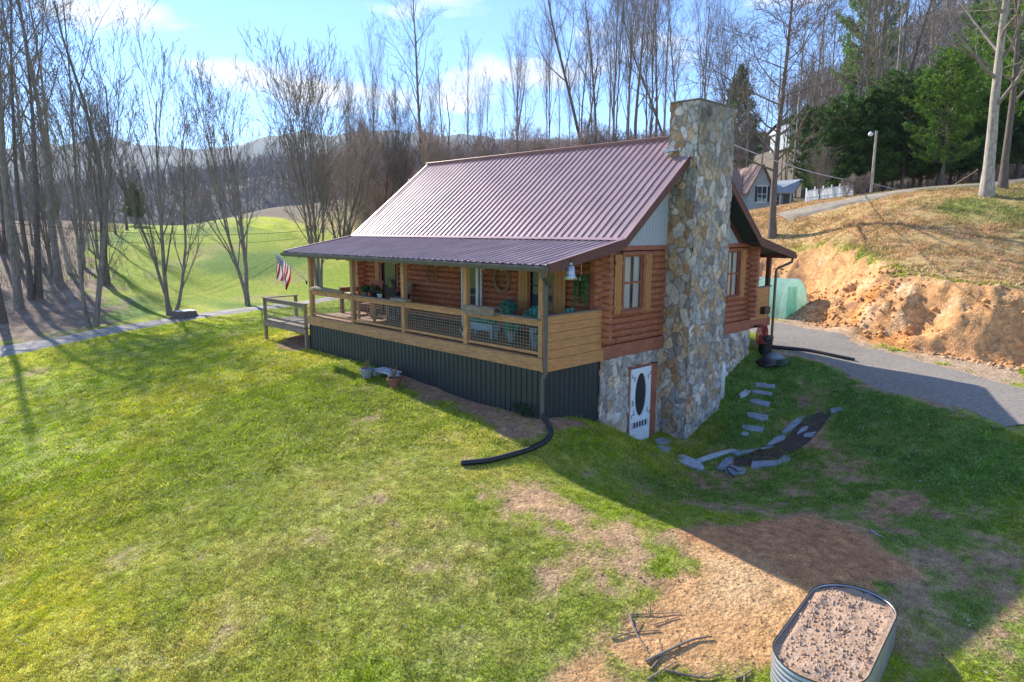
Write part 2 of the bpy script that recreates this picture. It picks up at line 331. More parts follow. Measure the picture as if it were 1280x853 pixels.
ROADL_PX = [PZ(-220, 488, -3.4), PZ(-60, 452, -3.1), PZ(0, 440, -3.0), PZ(100, 421, -2.8), PZ(200, 403, -2.55), PZ(320, 386, -2.2), PZ(430, 371, -1.9), PD(560, 352, 50), PD(700, 330, 52)]
ROADL = np.array([p[:2] for p in ROADL_PX])
def axis_coords(lo, hi, step, far, g=1.03):
    a = list(np.arange(lo, hi+step/2, step)); s = step; v = a[-1]
    up = []
    while v < far: s *= g; v += s; up.append(v)
    s = step; v = lo; dn = []
    while v > -far: s *= g; v -= s; dn.append(v)
    return np.array(dn[::-1]+a+up)
GX = axis_coords(-14, 17, .12, 420, 1.035); GY = axis_coords(-13, 13, .12, 420, 1.035)
XX, YY = np.meshgrid(GX, GY, indexing='ij')
ZZ = hfun(XX, YY)
def gz(x, y):
    x = np.asarray(x, float); y = np.asarray(y, float)
    i = np.clip(np.searchsorted(GX, x)-1, 0, len(GX)-2); j = np.clip(np.searchsorted(GY, y)-1, 0, len(GY)-2)
    u = (x-GX[i])/(GX[i+1]-GX[i]); v = (y-GY[j])/(GY[j+1]-GY[j])
    return (ZZ[i, j]*(1-u)+ZZ[i+1, j]*u)*(1-v)+(ZZ[i, j+1]*(1-u)+ZZ[i+1, j+1]*u)*v
def hit(a, b, tmax=140):
    """where the view ray through a photo pixel meets the ground"""
    d = ray(a, b); t = np.arange(4, tmax, .02); P = CAM+t[:, None]*d; below = P[:, 2] < gz(P[:, 0], P[:, 1])
    k = int(np.argmax(below)) if below.any() else len(t)-1
    return np.array([P[k, 0], P[k, 1], float(gz(P[k, 0], P[k, 1]))])
def grd(x, y, dz=0): return (x, y, float(gz(x, y))+dz)
def inpoly(x, y, P):
    c = np.zeros(x.shape, bool); n = len(P)
    for i in range(n):
        x0, y0 = P[i]; x1, y1 = P[(i+1) % n]
        m = ((y0 > y) != (y1 > y)) & (x < (x1-x0)*(y-y0)/(y1-y0+1e-12)+x0); c ^= m
    return c
def polymask(x, y, px, soft=.5, noise=.4):
    """soft, ragged-edged mask of a patch of ground outlined in the photo"""
    P = np.array([hit(*q)[:2] for q in px]); D = np.abs(polydist(x, y, np.vstack([P, P[:1]]))); D = np.where(inpoly(x, y, P), D, -D)
    return sstep(-soft, soft, D+fbm(x, y, 1.3, 4, .6)*noise*2)
GQ = 1.0
# ------------------------------------------------------------------ ground colours (what grows or lies there)
def mixc(c, col, m): return c*(1-m[..., None])+np.array(col)*m[..., None]
DRIVE_PX = [(950, 402), (1000, 418), (1060, 436), (1120, 452), (1180, 468), (1240, 487), (1300, 512)]
_drv = None
def masks(x, y):
    """returns soil colour, grass colour, grass cover 0..1"""
    n1 = fbm(x, y, 6, 4); n2 = fbm(x+31, y-12, 1.6, 4, .6); n3 = fbm(x-7, y+5, .5, 3, .6)
    soil = np.zeros(x.shape+(3,))+np.array((.27, .19, .11))
    soil = mixc(soil, (.36, .24, .14), sstep(-.3, .5, n2+n3*.4))
    cover = np.clip(.93+.3*n1-.25*np.clip(n2, -.2, 1)-.35*sstep(.05, .5, n2*.6+n3*.6), .3, 1)
    dryw = polymask(x, y, [(180, 560), (420, 500), (640, 560), (700, 620), (720, 853), (60, 853), (120, 700)], 2.5, 1.2)
    dry = np.clip(.12+.42*dryw+.35*n2+.35*n3, 0, 1)
    lush = polymask(x, y, [(250, 430), (390, 400), (420, 470), (560, 540), (400, 560), (250, 640), (60, 853), (0, 853), (0, 520)], 2.5, 1.2)
    dry = dry*(1-.55*lush); cover = np.clip(cover+.15*lush-.08*dryw, 0, 1)
    green = np.zeros(x.shape+(3,))+np.array((.31, .41, .012))
    green = mixc(green, (.52, .52, .02), sstep(-.2, .6, n1+.4*n3))
    g = mixc(green, (.56, .48, .17), dry*.75)
    # shaded right-hand bank: thin blue-green grass, its colour lightened to lift the house shadow
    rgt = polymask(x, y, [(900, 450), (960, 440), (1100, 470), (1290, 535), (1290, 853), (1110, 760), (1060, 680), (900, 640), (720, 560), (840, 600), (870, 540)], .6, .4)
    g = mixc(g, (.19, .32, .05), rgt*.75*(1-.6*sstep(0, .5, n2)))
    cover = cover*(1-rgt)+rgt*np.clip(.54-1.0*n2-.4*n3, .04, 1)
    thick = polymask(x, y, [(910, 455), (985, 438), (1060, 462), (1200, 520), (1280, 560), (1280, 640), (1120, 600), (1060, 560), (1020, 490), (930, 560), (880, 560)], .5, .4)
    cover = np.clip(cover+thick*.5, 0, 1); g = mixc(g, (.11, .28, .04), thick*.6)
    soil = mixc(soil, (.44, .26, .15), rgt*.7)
    # bare places
    def bare(px, col, k=1., soft=.5, noise=.35, keep=.05):
        nonlocal soil, cover
        m = polymask(x, y, px, soft, noise)*k; soil = mixc(soil, col, m); cover = cover*(1-m)+cover*keep*m
    bare([(610, 610), (680, 600), (760, 630), (830, 660), (820, 690), (760, 730), (700, 725), (650, 660)], (.52, .32, .17), .9, .6, .6, .12)
    bare([(700, 853), (735, 790), (800, 760), (860, 690), (900, 655), (990, 700), (1060, 735), (1110, 760), (1130, 853)], (.62, .34, .145), 1, .35, .3, .03)
    bare([(880, 700), (960, 690), (1000, 740), (960, 760), (880, 750)], (.68, .43, .21), .9, .5, .3, .0)
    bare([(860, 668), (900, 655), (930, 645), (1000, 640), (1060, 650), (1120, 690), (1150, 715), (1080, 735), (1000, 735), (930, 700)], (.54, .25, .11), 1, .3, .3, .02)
    bare([(1090, 770), (1150, 740), (1280, 810), (1290, 870), (1100, 870)], (.42, .27, .15), .75, .5, .6, .3)
    bare([(1070, 618), (1120, 622), (1150, 645), (1090, 655)], (.42, .22, .12), .8, .4, .8, .1)
    bare([(1180, 690), (1240, 700), (1280, 760), (1230, 770), (1190, 730)], (.40, .22, .13), .6, .3, .4, .3)
    bare([(700, 540), (640, 545), (560, 508), (480, 475), (480, 462), (600, 500), (690, 520), (750, 535)], (.38, .22, .13), .95, .12, .2, .08)
    bare([(355, 420), (400, 418), (398, 432), (368, 440), (350, 436)], (.34, .20, .12), .9, .2, .3, .05)
    bare([(1060, 460), (1110, 468), (1220, 510), (1180, 512), (1110, 490), (1060, 480)], (.40, .27, .17), .85, .2, .3, .2)
    bare([(960, 500), (1010, 480), (1060, 470), (1040, 520), (990, 520)], (.15, .11, .07), .6, .3, .5, .5)
    bare([(0, 475), (50, 458), (70, 462), (0, 482)], (.4, .25, .15), .6, .3, .3, .2)
    # side of the drive
    sdb = polydist(x, y, BANK)
    apron = sstep(-9.5, -7.5, sdb+n2*.5)*(1-sstep(-.6, .4, sdb))*(x > 9)
    drv = polymask(x, y, [(955, 395), (1290, 458), (1290, 530), (1050, 462), (955, 432)], .3, .2)
    a = np.clip(polymask(x, y, [(940, 385), (1290, 445), (1290, 540), (1050, 466), (955, 436)], .5, .3), 0, 1)*(x > 9)
    soil = mixc(soil, (.50, .35, .22), a); cover = cover*(1-a)+a*sstep(.25, .6, n2+.3*n1)*.8
    # dug bank
    face = sstep(-1.2, -.2, sdb+n3*.3)*(1-sstep(2.0, 2.9, sdb+n2*.9))*(x < 32)*(y < 30)
    bc = mixc(np.zeros(x.shape+(3,))+np.array((.66, .34, .14)), (.68, .27, .07), sstep(.0, .5, n2)); bc = mixc(bc, (.70, .46, .25), sstep(.1, .6, n3+.4*n1)); bc = mixc(bc, (.34, .18, .10), sstep(.3, .7, fbm(x*1.3, y, 1.1, 4, .7)))
    soil = soil*(1-face[..., None])+bc*face[..., None]; cover = cover*(1-face)
    # straw-coloured hillside above
    hill = sstep(2.2, 3.2, sdb+n2*.6)
    hc = mixc(np.zeros(x.shape+(3,))+np.array((.54, .36, .15)), (.34, .31, .09), sstep(-.1, .5, n1+n2*.5)); hc = mixc(hc, (.22, .27, .05), sstep(.2, .6, fbm(x+3, y+80, 5, 4)+.3*n3-.02*(sdb-4))*.9)
    hc = mixc(hc, (.58, .38, .18), sstep(.2, .7, n3)*.5)
    soil = soil*(1-hill[..., None])+hc*hill[..., None]; g = g*(1-hill[..., None])+hc*1.05*hill[..., None]; cover = cover*(1-hill)+hill*np.clip(.6+n2*.5, .2, 1)
    wf = (sstep(74, 92, np.hypot(x-CAM[0], y-CAM[1])+n1*6)*hill)[..., None]; soil = soil*(1-wf)+np.array((.20, .15, .10))*wf; g = g*(1-wf)+np.array((.20, .16, .10))*wf
    # field across the lane
    rd = polydist(x, y, ROADL); side = -rd*0
    d = np.array(ROADL); beyond = (rd < 0)
    b = sstep(.3, 1.5, -rd)*(x < 20+0*x)*(y > 5)
    fieldn = fbm(x*.6, y*1.2, 9, 5, .65)+.35*fbm(x, y, 1.2, 3, .7)
    fc = mixc(np.zeros(x.shape+(3,))+np.array((.25, .33, .02)), (.40, .40, .05), sstep(-.2, .5, fieldn)); fc = mixc(fc, (.30, .25, .11), sstep(.1, .5, fbm(x+11, y, 5, 4))*.6); fc = mixc(fc, (.13, .22, .025), sstep(.15, .45, fbm(x, y+50, 7, 3)))
    soil = soil*(1-b[..., None])+fc*b[..., None]; g = g*(1-b[..., None])+fc*b[..., None]; cover = np.where(b > .5, .8, cover)
    # leaf litter under the wood on the left
    lit = polymask(x, y, [(-400, 420), (-100, 455), (0, 432), (60, 425), (130, 405), (150, 380), (110, 330), (130, 290), (190, 268), (0, 262), (-400, 250)], 1.5, 2.)
    lc = mixc(np.zeros(x.shape+(3,))+np.array((.24, .165, .11)), (.36, .27, .19), sstep(-.1, .5, n3+.3*n2)); lc = mixc(lc, (.12, .13, .04), sstep(.1, .5, n1)*.5)
    soil = soil*(1-lit[..., None])+lc*lit[..., None]; cover = cover*(1-lit)
    nf = fbm(x+77, y-33, .34, 3, .7); cover = np.clip(cover+(.9*nf+.35*n2)*np.clip(4*cover*(1-cover), 0, 1), 0, 1)
    return soil, g, cover
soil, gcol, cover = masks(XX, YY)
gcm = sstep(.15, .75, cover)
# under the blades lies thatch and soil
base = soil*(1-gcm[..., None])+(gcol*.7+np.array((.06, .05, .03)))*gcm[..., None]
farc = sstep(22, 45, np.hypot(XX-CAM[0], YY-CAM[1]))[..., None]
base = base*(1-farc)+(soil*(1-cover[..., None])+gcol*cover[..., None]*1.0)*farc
nx, ny = len(GX), len(GY)
GCOL, COVER = gcol, cover
def masks_at(x, y):
    i = np.clip(np.searchsorted(GX, x)-1, 0, len(GX)-2); j = np.clip(np.searchsorted(GY, y)-1, 0, len(GY)-2)
    i = i+(x-GX[i] > (GX[i+1]-GX[i])*rng.random(len(x))); j = j+(y-GY[j] > (GY[j+1]-GY[j])*rng.random(len(y)))
    return soil[i, j], GCOL[i, j], COVER[i, j]
V = np.stack([XX, YY, ZZ], -1).reshape(-1, 3)
I = (np.arange(nx-1)[:, None]*ny+np.arange(ny-1)).ravel()
F = np.stack([I, I+ny, I+ny+1, I+1], -1)
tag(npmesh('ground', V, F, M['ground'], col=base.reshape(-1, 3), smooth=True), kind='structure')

# ---- roads and paths draped on the ground
def smooth_path(P, n=12):
    P = np.array(P, float); out = []
    Q = np.vstack([2*P[0]-P[1], P, 2*P[-1]-P[-2]])
    for i in range(1, len(Q)-2):
        for t in np.arange(n)/n:
            out.append(.5*((2*Q[i])+(-Q[i-1]+Q[i+1])*t+(2*Q[i-1]-5*Q[i]+4*Q[i+1]-Q[i+2])*t*t+(-Q[i-1]+3*Q[i]-3*Q[i+1]+Q[i+2])*t**3))
    out.append(P[-1]); return np.array(out)
def strip(name, P, w0, m, n=12, across=9, lift=.03, jit=.25, crown=.0):
    C = smooth_path(P, n)[:, :2]; T = np.gradient(C, axis=0); T /= np.linalg.norm(T, axis=1)[:, None]; R = np.c_[T[:, 1], -T[:, 0]]
    wl = w0/2+fbm(C[:, 0], C[:, 1], 1.1, 3)*jit; wr = w0/2+fbm(C[:, 0]+50, C[:, 1], 1.1, 3)*jit
    VV = []
    for k, u in enumerate(np.linspace(-1, 1, across)):
        off = np.where(u < 0, u*wl, u*wr)[:, None]; p = C+R*off
        VV.append(np.c_[p, gz(p[:, 0], p[:, 1])+lift*(1-abs(u)**6*1.6)+crown*(1-u*u)])
    VV = np.stack(VV, 1); n_ = len(C)
    I = (np.arange(n_-1)[:, None]*across+np.arange(across-1)).ravel(); F = np.stack([I, I+1, I+across+1, I+across], -1)
    return tag(npmesh(name, VV.reshape(-1, 3), F, m, smooth=True), kind='structure')
strip('road', ROADL, 3.1, M['gravelroad'], n=24, lift=.07, jit=.35)
DP = [hit(a, b)[:2] for a, b in [(1340, 530), (1280, 505), (1220, 488), (1150, 469), (1080, 447), (1020, 429), (985, 416)]]
DP = DP+[np.array((12.6, 3.5)), np.array((12.6, 8)), np.array((12.4, 14))]
strip('driveway', DP, 4.1, M['asphalt'], n=24, lift=.05, jit=.15)
RP = [PD(a, b, d)[:2] for a, b, d in [(975, 274, 41), (1020, 268, 41), (1080, 257, 41), (1160, 241, 41), (1230, 232, 42), (1300, 224, 44), (1450, 214, 46)]]
strip('gravel_track', RP, 2.6, M['sandroad'], n=10, lift=.12, jit=.3)

# ---- grass: real blades, one triangle each, thinning out with distance
def grass(name, label, n, x0, x1, y0, y1, hh, ww, keepfn, seed):
    r = np.random.default_rng(seed)
    x = r.uniform(x0, x1, n); y = r.uniform(y0, y1, n)
    # clump the blades
    cl = r.integers(0, max(1, n//15), n); cx = r.uniform(x0, x1, n//7+1); cy = r.uniform(y0, y1, n//7+1); cs = r.uniform(.5, 1.7, n//7+1); ct = r.normal(1, .28, n//7+1)
    x = cx[cl]+r.normal(0, ww*2.6, n); y = cy[cl]+r.normal(0, ww*2.6, n)
    d = np.stack([x-CAM[0], y-CAM[1]], -1); dep = d@CF[:2]; lat = d@CR[:2]
    k = (dep > 3) & (np.abs(lat) < dep*.80+1.5) & keepfn(x, y, np.hypot(dep, lat), r.random(n))
    # none under the cabin, on roads, beds
    k &= ~((x > -2.2) & (x < 9.6) & (y > -.02) & (y < 10.95)) & ~((x > 2.8) & (x < 4.8) & (y > -.85) & (y < .1))
    x, y, cl = x[k], y[k], cl[k]
    s, g, c = masks_at(x, y)
    k = (r.random(len(x)) < np.clip(c*1.15-.1, 0, 1)) & (np.abs(polydist(x, y, ROADL)) > 1.7) & (np.abs(polydist(x, y, np.array(DP))) > 1.95) & (((x-BED[0])**2+(y-BED[1])**2) > .01)
    cb, sb = math.cos(BEDA), math.sin(BEDA); bx = (x-BED[0])*cb+(y-BED[1])*sb; by = -(x-BED[0])*sb+(y-BED[1])*cb
    k &= ~((np.hypot(np.maximum(np.abs(bx)-BEDL/2, 0), by)) < BEDR+.02)
    x, y, cl, g, c = x[k], y[k], cl[k], g[k], c[k]; n = len(x)
    a = r.uniform(0, 2*math.pi, n); lean = r.normal(0, .8, (n, 2)); h = hh*r.uniform(.5, 1.25, n)*cs[cl]*(.55+.45*c); wv = ww*r.uniform(.6, 1.3, n)
    z = gz(x, y)-.006
    B = np.stack([x, y, z], -1); ax = np.stack([np.cos(a), np.sin(a), 0*a], -1)*wv[:, None]/2
    tip = B+np.stack([lean[:, 0]*h, lean[:, 1]*h, h], -1)
    V = np.stack([B-ax, B+ax, tip], 1).reshape(-1, 3); F = np.arange(3*n).reshape(-1, 3)
    straw = (r.random(n) < .14)[:, None]
    col = g*r.uniform(.85, 1.3, (n, 1))*(np.clip(ct[cl], .5, 1.6)[:, None])*np.where((ct[cl] > 1.25)[:, None], np.array((1.15, 1., 1.6)), 1.); col = np.where(straw, np.array((.55, .48, .28))*r.uniform(.7, 1.2, (n, 1)), col)
    o = npmesh(name, V, F, M['grass'], col=np.repeat(col, 3, 0)); tag(o, label, 'grass', kind='stuff'); return n
BED = (-4.42, -7.52); BEDA = .10; BEDR = .555; BEDL = 1.55; BEDH = .44

# ------------------------------------------------------------------ the cabin
L, W, DPX = 10.86, 8.0, 2.14
XR, ZR, ZB, ZE, GO, GF, EO = 3.64, 5.49, 2.67, 2.16, .61, .70, .49
XB0, XB1 = .04, 2*XR-.04          # roof break lines
XE0, XE1 = -DPX-EO, 9.92          # eaves
cabin = thing('log_cabin', 'red-brown log cabin with burgundy metal roof, long covered porch and tall stone chimney', 'cabin', (4, 5, -1.5))
R_ = random.Random(3)
def log_run(mb, axis, c, a, b, z, r=.093):
    """one log lying along axis at plane c; slightly wobbly"""
    n = max(2, int(abs(b-a)/.8)+1); P = []; Rr = []
    for i in range(n):
        t = a+(b-a)*i/(n-1); P.append((t, c, z) if axis == 'x' else (c, t, z)); Rr.append(r*R_.uniform(.96, 1.04))
    mb.tube(P, Rr, 12)
def log_wall(name, axis, c, a, b, openings, ends=(.3, .3), half=0, z0=0., n=14, pitch=.17, parent=cabin):
    mb = MB()
    for k in range(n):
        z = z0+.085+pitch*k+half
        segs = [(a-ends[0]*R_.uniform(.9, 1.05), b+ends[1]*R_.uniform(.9, 1.05))]
        for (o0, o1, oz0, oz1) in openings:
            if oz0-.04 < z < oz1+.04:
                new = []
                for s0, s1 in segs:
                    if o0 > s0 and o1 < s1: new += [(s0, o0), (o1, s1)]
                    else: new.append((s0, s1))
                segs = new
        for s0, s1 in segs: log_run(mb, axis, c, s0, s1, z)
    o = mb.build(name, M['log'], parent)
    me = o.data; me.polygons.foreach_set('use_smooth', [len(p.vertices) == 4 for p in me.polygons]); return o
GW = (.83, 1.70, .84, 2.30); GW2 = (6.25, 7.05, .84, 2.30)
log_wall('log_wall', 'x', .06, 0, W, [GW, GW2], half=0)
P_DOOR = (8.68, 9.60, 0, 2.05); P_DOOR2 = (4.45, 5.25, 0, 2.05); P_WIN = (1.60, 2.42, .75, 2.1)
log_wall('log_wall', 'y', .06, 0, L, [P_DOOR, P_DOOR2, P_WIN], half=.085, ends=(.28, .28))
log_wall('log_wall', 'y', W-.06, 0, L, [], half=.085, ends=(.28, .28))
log_wall('log_wall', 'x', L-.06, 0, W, [], half=0)
b = MB(); b.box(.16, W-.16, .16, .2, 0, 2.5).box(.16, .2, .2, L-.2, 0, 2.5).box(W-.2, W-.16, .2, L-.2, 0, 2.5).box(.16, W-.16, L-.2, L-.16, 0, 2.5); b.build('inner_wall', M['dark'], cabin)
b = MB(); b.box(.16, W-.16, .16, L-.16, -.02, 0.0); b.build('floor', M['dark'], cabin)
# rim boards
b = MB(); b.box(0, 2.84, -.05, .0, -.34, 0.0).box(4.76, W, -.05, 0, -.34, 0); b.box(.0, W, -.07, .0, 2.40, 2.52); b.build('rim_board', M['redtrim'], cabin, bevel=.006)
for q in ((-.02, .16), (W-.16, W+.02)):
    b = MB(); b.box(q[0], q[1], 0.001, L, -.34, -.0); b.build('rim_board', M['redtrim'], cabin)
# gable siding (vertical boards) front and back
def gable(yf, s):
    mb = MB()
    pw = .14; x = XB0+.1
    while x < XB1-.1:
        xc = x+pw/2; zt = ZR-.12-abs(xc-XR)*(ZR-ZB)/(XR-XB0)
        if zt > 2.52: mb.box(x+.004, x+pw-.004, min(yf, yf+s*.03), max(yf, yf+s*.03), 2.52, zt)
        x += pw
    mb.prism([(XB0, 2.5), (XB1, 2.5), (XR, ZR-.1)], 'y', yf+.01 if s < 0 else yf-.02, yf+.02 if s < 0 else yf-.01)
    mb.build('gable_siding', M['gable'], cabin)
    z = lambda X: ZR-.16-abs(X-XR)*(ZR-ZB)/(XR-XB0)
    for e in (XB0+.05, XB1-.05):
        f = MB(); y0, y1 = sorted((yf+s*.034, yf+s*.06))
        f.prism([(e, z(e)+.05), (XR, z(XR)+.05), (XR, z(XR)-.17), (e, z(e)-.2)], 'y', y0, y1); f.build('frieze_board', M['fascia'], cabin)
gable(0.0, -1); gable(L, 1)
# ---- roof
def roof_plane(name, x0, z0, x1, z1, y0, y1, m, pitch=.229, h=.032, thick=.03):
    """ribbed metal sheet between the upper line (x0,z0) and lower (x1,z1)"""
    d = np.array((x1-x0, z1-z0)); Ls = np.linalg.norm(d); d /= Ls; n = np.array((-d[1], d[0])); n = n if n[1] > 0 else -n
    ys = []; hs = []
    y = y0; 
    while y < y1-1e-3:
        for dy, hh in ((0, 0), (.006, 0), (.018, h), (.040, h), (.052, 0), (.11, 0), (.118, .005), (.128, .005), (.136, 0), (.168, 0), (.176, .005), (.186, .005), (.194, 0)):
            if y+dy <= y1: ys.append(y+dy); hs.append(hh)
        y += pitch
    ys.append(y1); hs.append(0); ys = np.array(ys); hs = np.array(hs)
    segs = 10; V = []; k = len(ys)
    for s in range(segs+1):
        p = np.array((x0, z0))+d*Ls*s/segs
        for yy, hh in zip(ys, hs):
            w_ = .004*math.sin(yy*2.1+s*1.7)+.003*math.sin(yy*5.3-s)
            q = p+n*(hh+w_*(0 < s < segs)); V.append((q[0], yy, q[1]))
    F = [(s*k+i, s*k+i+1, (s+1)*k+i+1, (s+1)*k+i) for s in range(segs) for i in range(k-1)]
    o = npmesh(name, np.array(V), np.array(F), m, cabin)
    # timber deck / soffit under it
    b = MB(); a0 = np.array((x0, z0))-n*.012; a1 = np.array((x1, z1))-n*.012; b0 = a0-n*.10; b1 = a1-n*.10
    b.prism([tuple(a0), tuple(a1), tuple(b1), tuple(b0)], 'y', y0+.03, y1-.03); b.build('roof_deck', M['soffit'], cabin)
    return o
Y0, Y1 = -GO, L+GF
roof_plane('roof_sheet', XR, ZR, XB0, ZB, Y0, Y1, M['rooft'])
roof_plane('roof_sheet', XR, ZR, XB1, ZB, Y0, Y1, M['rooft'])
roof_plane('porch_roof_sheet', XB0+.06, ZB-.012, XE0, ZE, Y0, Y1, M['roofp'])
roof_plane('porch_roof_sheet', XB1-.06, ZB-.012, XE1, ZE-.02, Y0, Y1, M['roofp'])
b = MB(); sl = (ZR-ZB)/(XR-XB0)
for s in (-1, 1):
    b.bar((XR+s*.085, Y0-.01, ZR+.035-.085*sl), (XR+s*.085, Y1+.01, ZR+.035-.085*sl), .2, .008, up=(s*-.6, 0, .8) if s < 0 else (.6, 0, .8))
b.build('ridge_cap', M['rooft'], cabin)
for xb, s in ((XB0, -1), (XB1, 1)):
    b = MB(); b.bar((xb+s*.03, Y0, ZB+.032), (xb+s*.03, Y1, ZB+.032), .13, .012, up=(s*.4, 0, .9)); b.build('transition_flashing', M['rooft'], cabin)
# rake boards
zl = lambda X: ZR-abs(X-XR)*sl
for yy, s in ((Y0, -1), (Y1, 1)):
    y_a, y_b = sorted((yy, yy+s*.035))
    for xb, xe, ze in ((XB0, XE0, ZE), (XB1, XE1, ZE-.02)):
        f = MB(); f.prism([(XR, ZR+.02), (xb, ZB+.02), (xb, ZB-.22), (XR, ZR-.24)], 'y', y_a, y_b)
        f.prism([(xb, ZB+.018), (xe, ze+.018), (xe, ze-.17), (xb, ZB-.22)], 'y', y_a+.0005, y_b-.0005); f.build('rake_board', M['fascia'], cabin)
        t = MB(); q0, q1 = sorted((yy-s*.06, yy+s*.048))
        t.prism([(XR, ZR+.052), (xb, ZB+.045), (xb, ZB+.03), (XR, ZR+.037)], 'y', q0, q1); t.prism([(xb, ZB+.044), (xe, ze+.046), (xe, ze+.03), (xb, ZB+.029)], 'y', q0, q1-.001)
        t.build('rake_flashing', M['rooft'], cabin)
# gutters
for xe, s, ze in ((XE0, -1, ZE), (XE1, 1, ZE-.02)):
    f = MB(); xa, xb_ = sorted((xe, xe-s*.03)); f.box(xa, xb_, Y0+.04, Y1-.04, ze-.15, ze-.015); f.build('fascia_board', M['gutter'], cabin)
    gb = MB(); x0, x1 = xe+s*.003, xe+s*.125
    for prof in ([(x0, ze-.03), (x0, ze-.14), (x0+s*.003, ze-.14), (x0+s*.003, ze-.03)], [(x0, ze-.145), (x1-s*.03, ze-.145), (x1-s*.03, ze-.141), (x0, ze-.141)], [(x1-s*.03, ze-.145), (x1, ze-.06), (x1, ze-.03), (x1-s*.004, ze-.03), (x1-s*.034, ze-.14)]):
        gb.prism(prof, 'y', Y0-.02, Y1+.02)
    for ye in (Y0-.02, Y1+.016): gb.prism([(x0, ze-.143), (x1-s*.03, ze-.143), (x1, ze-.06), (x1, ze-.03), (x0, ze-.03)], 'y', ye, ye+.004)
    g_ = gb.build('gutter', M['gutter'], cabin)
    y = Y0+.25
    while y < Y1: hb = MB(); hb.box(min(x0, x1), max(x0, x1), y, y+.035, ze-.028, ze-.022); hb.box(min(x0-s*.0, x0-s*.2), max(x0, x0-s*.2), y, y+.035, ze-.0+.03, ze+.036); hb.build('gutter_strap', M['galv'], g_); y += .62
# ---- stacked stone, as relief
def stone_sheet(P0, U, Vv, nrm, lu, lv, seed, res=.024, off=0., dens=27., amp=.05, holes=()):
    """irregular flat stones set in mortar: P0 + u*U + v*Vv"""
    r = np.random.default_rng(seed); P0 = np.array(P0, float)-np.array(U, float)*.03; lu = lu+.06; holes = [(h[0]+.03, h[1]+.03, h[2], h[3]) for h in holes]; nu, nv = max(2, int(lu/res)+1), max(2, int(lv/res)+1)
    u = np.linspace(0, lu, nu); v = np.linspace(0, lv, nv); UU, VVv = np.meshgrid(u, v, indexing='ij')
    n = int(lu*lv*dens)+8; sx = r.uniform(-.15, lu+.15, n); sy = r.uniform(-.15, lv+.15, n)
    th = np.where(r.random(n) < .6, r.normal(1.35, .45, n), r.normal(.1, .5, n)); asp = r.uniform(1.1, 2.3, n); wt = r.uniform(.85, 1.18, n)
    f1 = np.full(UU.shape, 9.); f2 = f1.copy(); idx = np.zeros(UU.shape, int)
    du = UU+off+fbm(UU+seed, VVv, .3, 4, .6)*.022; dv = VVv+fbm(UU, VVv+seed, .3, 4, .6)*.022; du = du-off
    for i in range(n):
        m = 1.2
        i0, i1 = np.searchsorted(u, [sx[i]-m*.6, sx[i]+m*.6]); j0, j1 = np.searchsorted(v, [sy[i]-m*.6, sy[i]+m*.6])
        if i0 >= i1 or j0 >= j1: continue
        a = du[i0:i1, j0:j1]-sx[i]; c = dv[i0:i1, j0:j1]-sy[i]; sh = .35*math.sin(sy[i]*1.7+seed)
        d = np.hypot((a+sh*c*.5)*1.0, (c-sh*a*.5)*.72)*wt[i]
        F1, F2, ID = f1[i0:i1, j0:j1], f2[i0:i1, j0:j1], idx[i0:i1, j0:j1]
        m1 = d < F1; F2[:] = np.where(m1, F1, np.minimum(F2, d)); ID[:] = np.where(m1, i, ID); F1[:] = np.where(m1, d, F1)
    edge = f2-f1; inside = sstep(.003, .022, edge)
    tone = r.random(n); pal = np.array([(.33, .35, .37), (.24, .26, .28), (.42, .42, .41), (.30, .32, .33), (.36, .29, .21), (.31, .215, .14), (.28, .18, .11), (.40, .34, .26), (.19, .19, .19), (.37, .39, .42)])
    pc = pal[r.choice(len(pal), n, p=[.18, .13, .13, .11, .13, .06, .03, .11, .05, .07])]*r.uniform(.9, 1.45, (n, 1))*np.array((1.16, 1., .84))
    stain = np.clip(fbm(UU*2+seed, VVv, .3, 3), 0, 1)[..., None]
    c = pc[idx]*(1-.35*stain)+np.array((.33, .20, .11))*.35*stain
    mort = np.array((.22, .21, .195)); c = mort*(1-inside[..., None])+c*inside[..., None]
    hgt = inside*(.3+.7*r.random(n)[idx])*amp + fbm(UU+seed, VVv, .12, 2)*.004*inside
    tilt = ((du-sx[idx])*r.normal(0, .1, n)[idx]+(dv-sy[idx])*r.normal(0, .1, n)[idx])*inside; hgt = hgt+np.clip(tilt, -.012, .015)
    P0, U, Vv, nrm = [np.array(q, float) for q in (P0, U, Vv, nrm)]
    P = P0+UU[..., None]*U+VVv[..., None]*Vv+hgt[..., None]*nrm
    I = (np.arange(nu-1)[:, None]*nv+np.arange(nv-1)); keep = np.ones(I.shape, bool)
    um = (u[:-1]+u[1:])/2; vm = (v[:-1]+v[1:])/2
    for (a0, a1, b0, b1) in holes: keep &= ~((um[:, None] > a0) & (um[:, None] < a1) & (vm[None] > b0) & (vm[None] < b1))
    I = I[keep]; F = np.stack([I, I+nv, I+nv+1, I+1], -1)
    return P.reshape(-1, 3), F, c.reshape(-1, 3)
def stone_obj(name, sheets, parent=cabin):
    V = []; F = []; C = []; n = 0
    for (v, f, c) in sheets: V.append(v); F.append(f+n); C.append(c); n += len(v)
    return npmesh(name, np.vstack(V), np.vstack(F), M['stoneT'], parent, col=np.vstack(C))
ZC, ZG = 6.23, -3.3
CX0, CX1, CY0 = 2.85, 4.75, -.80
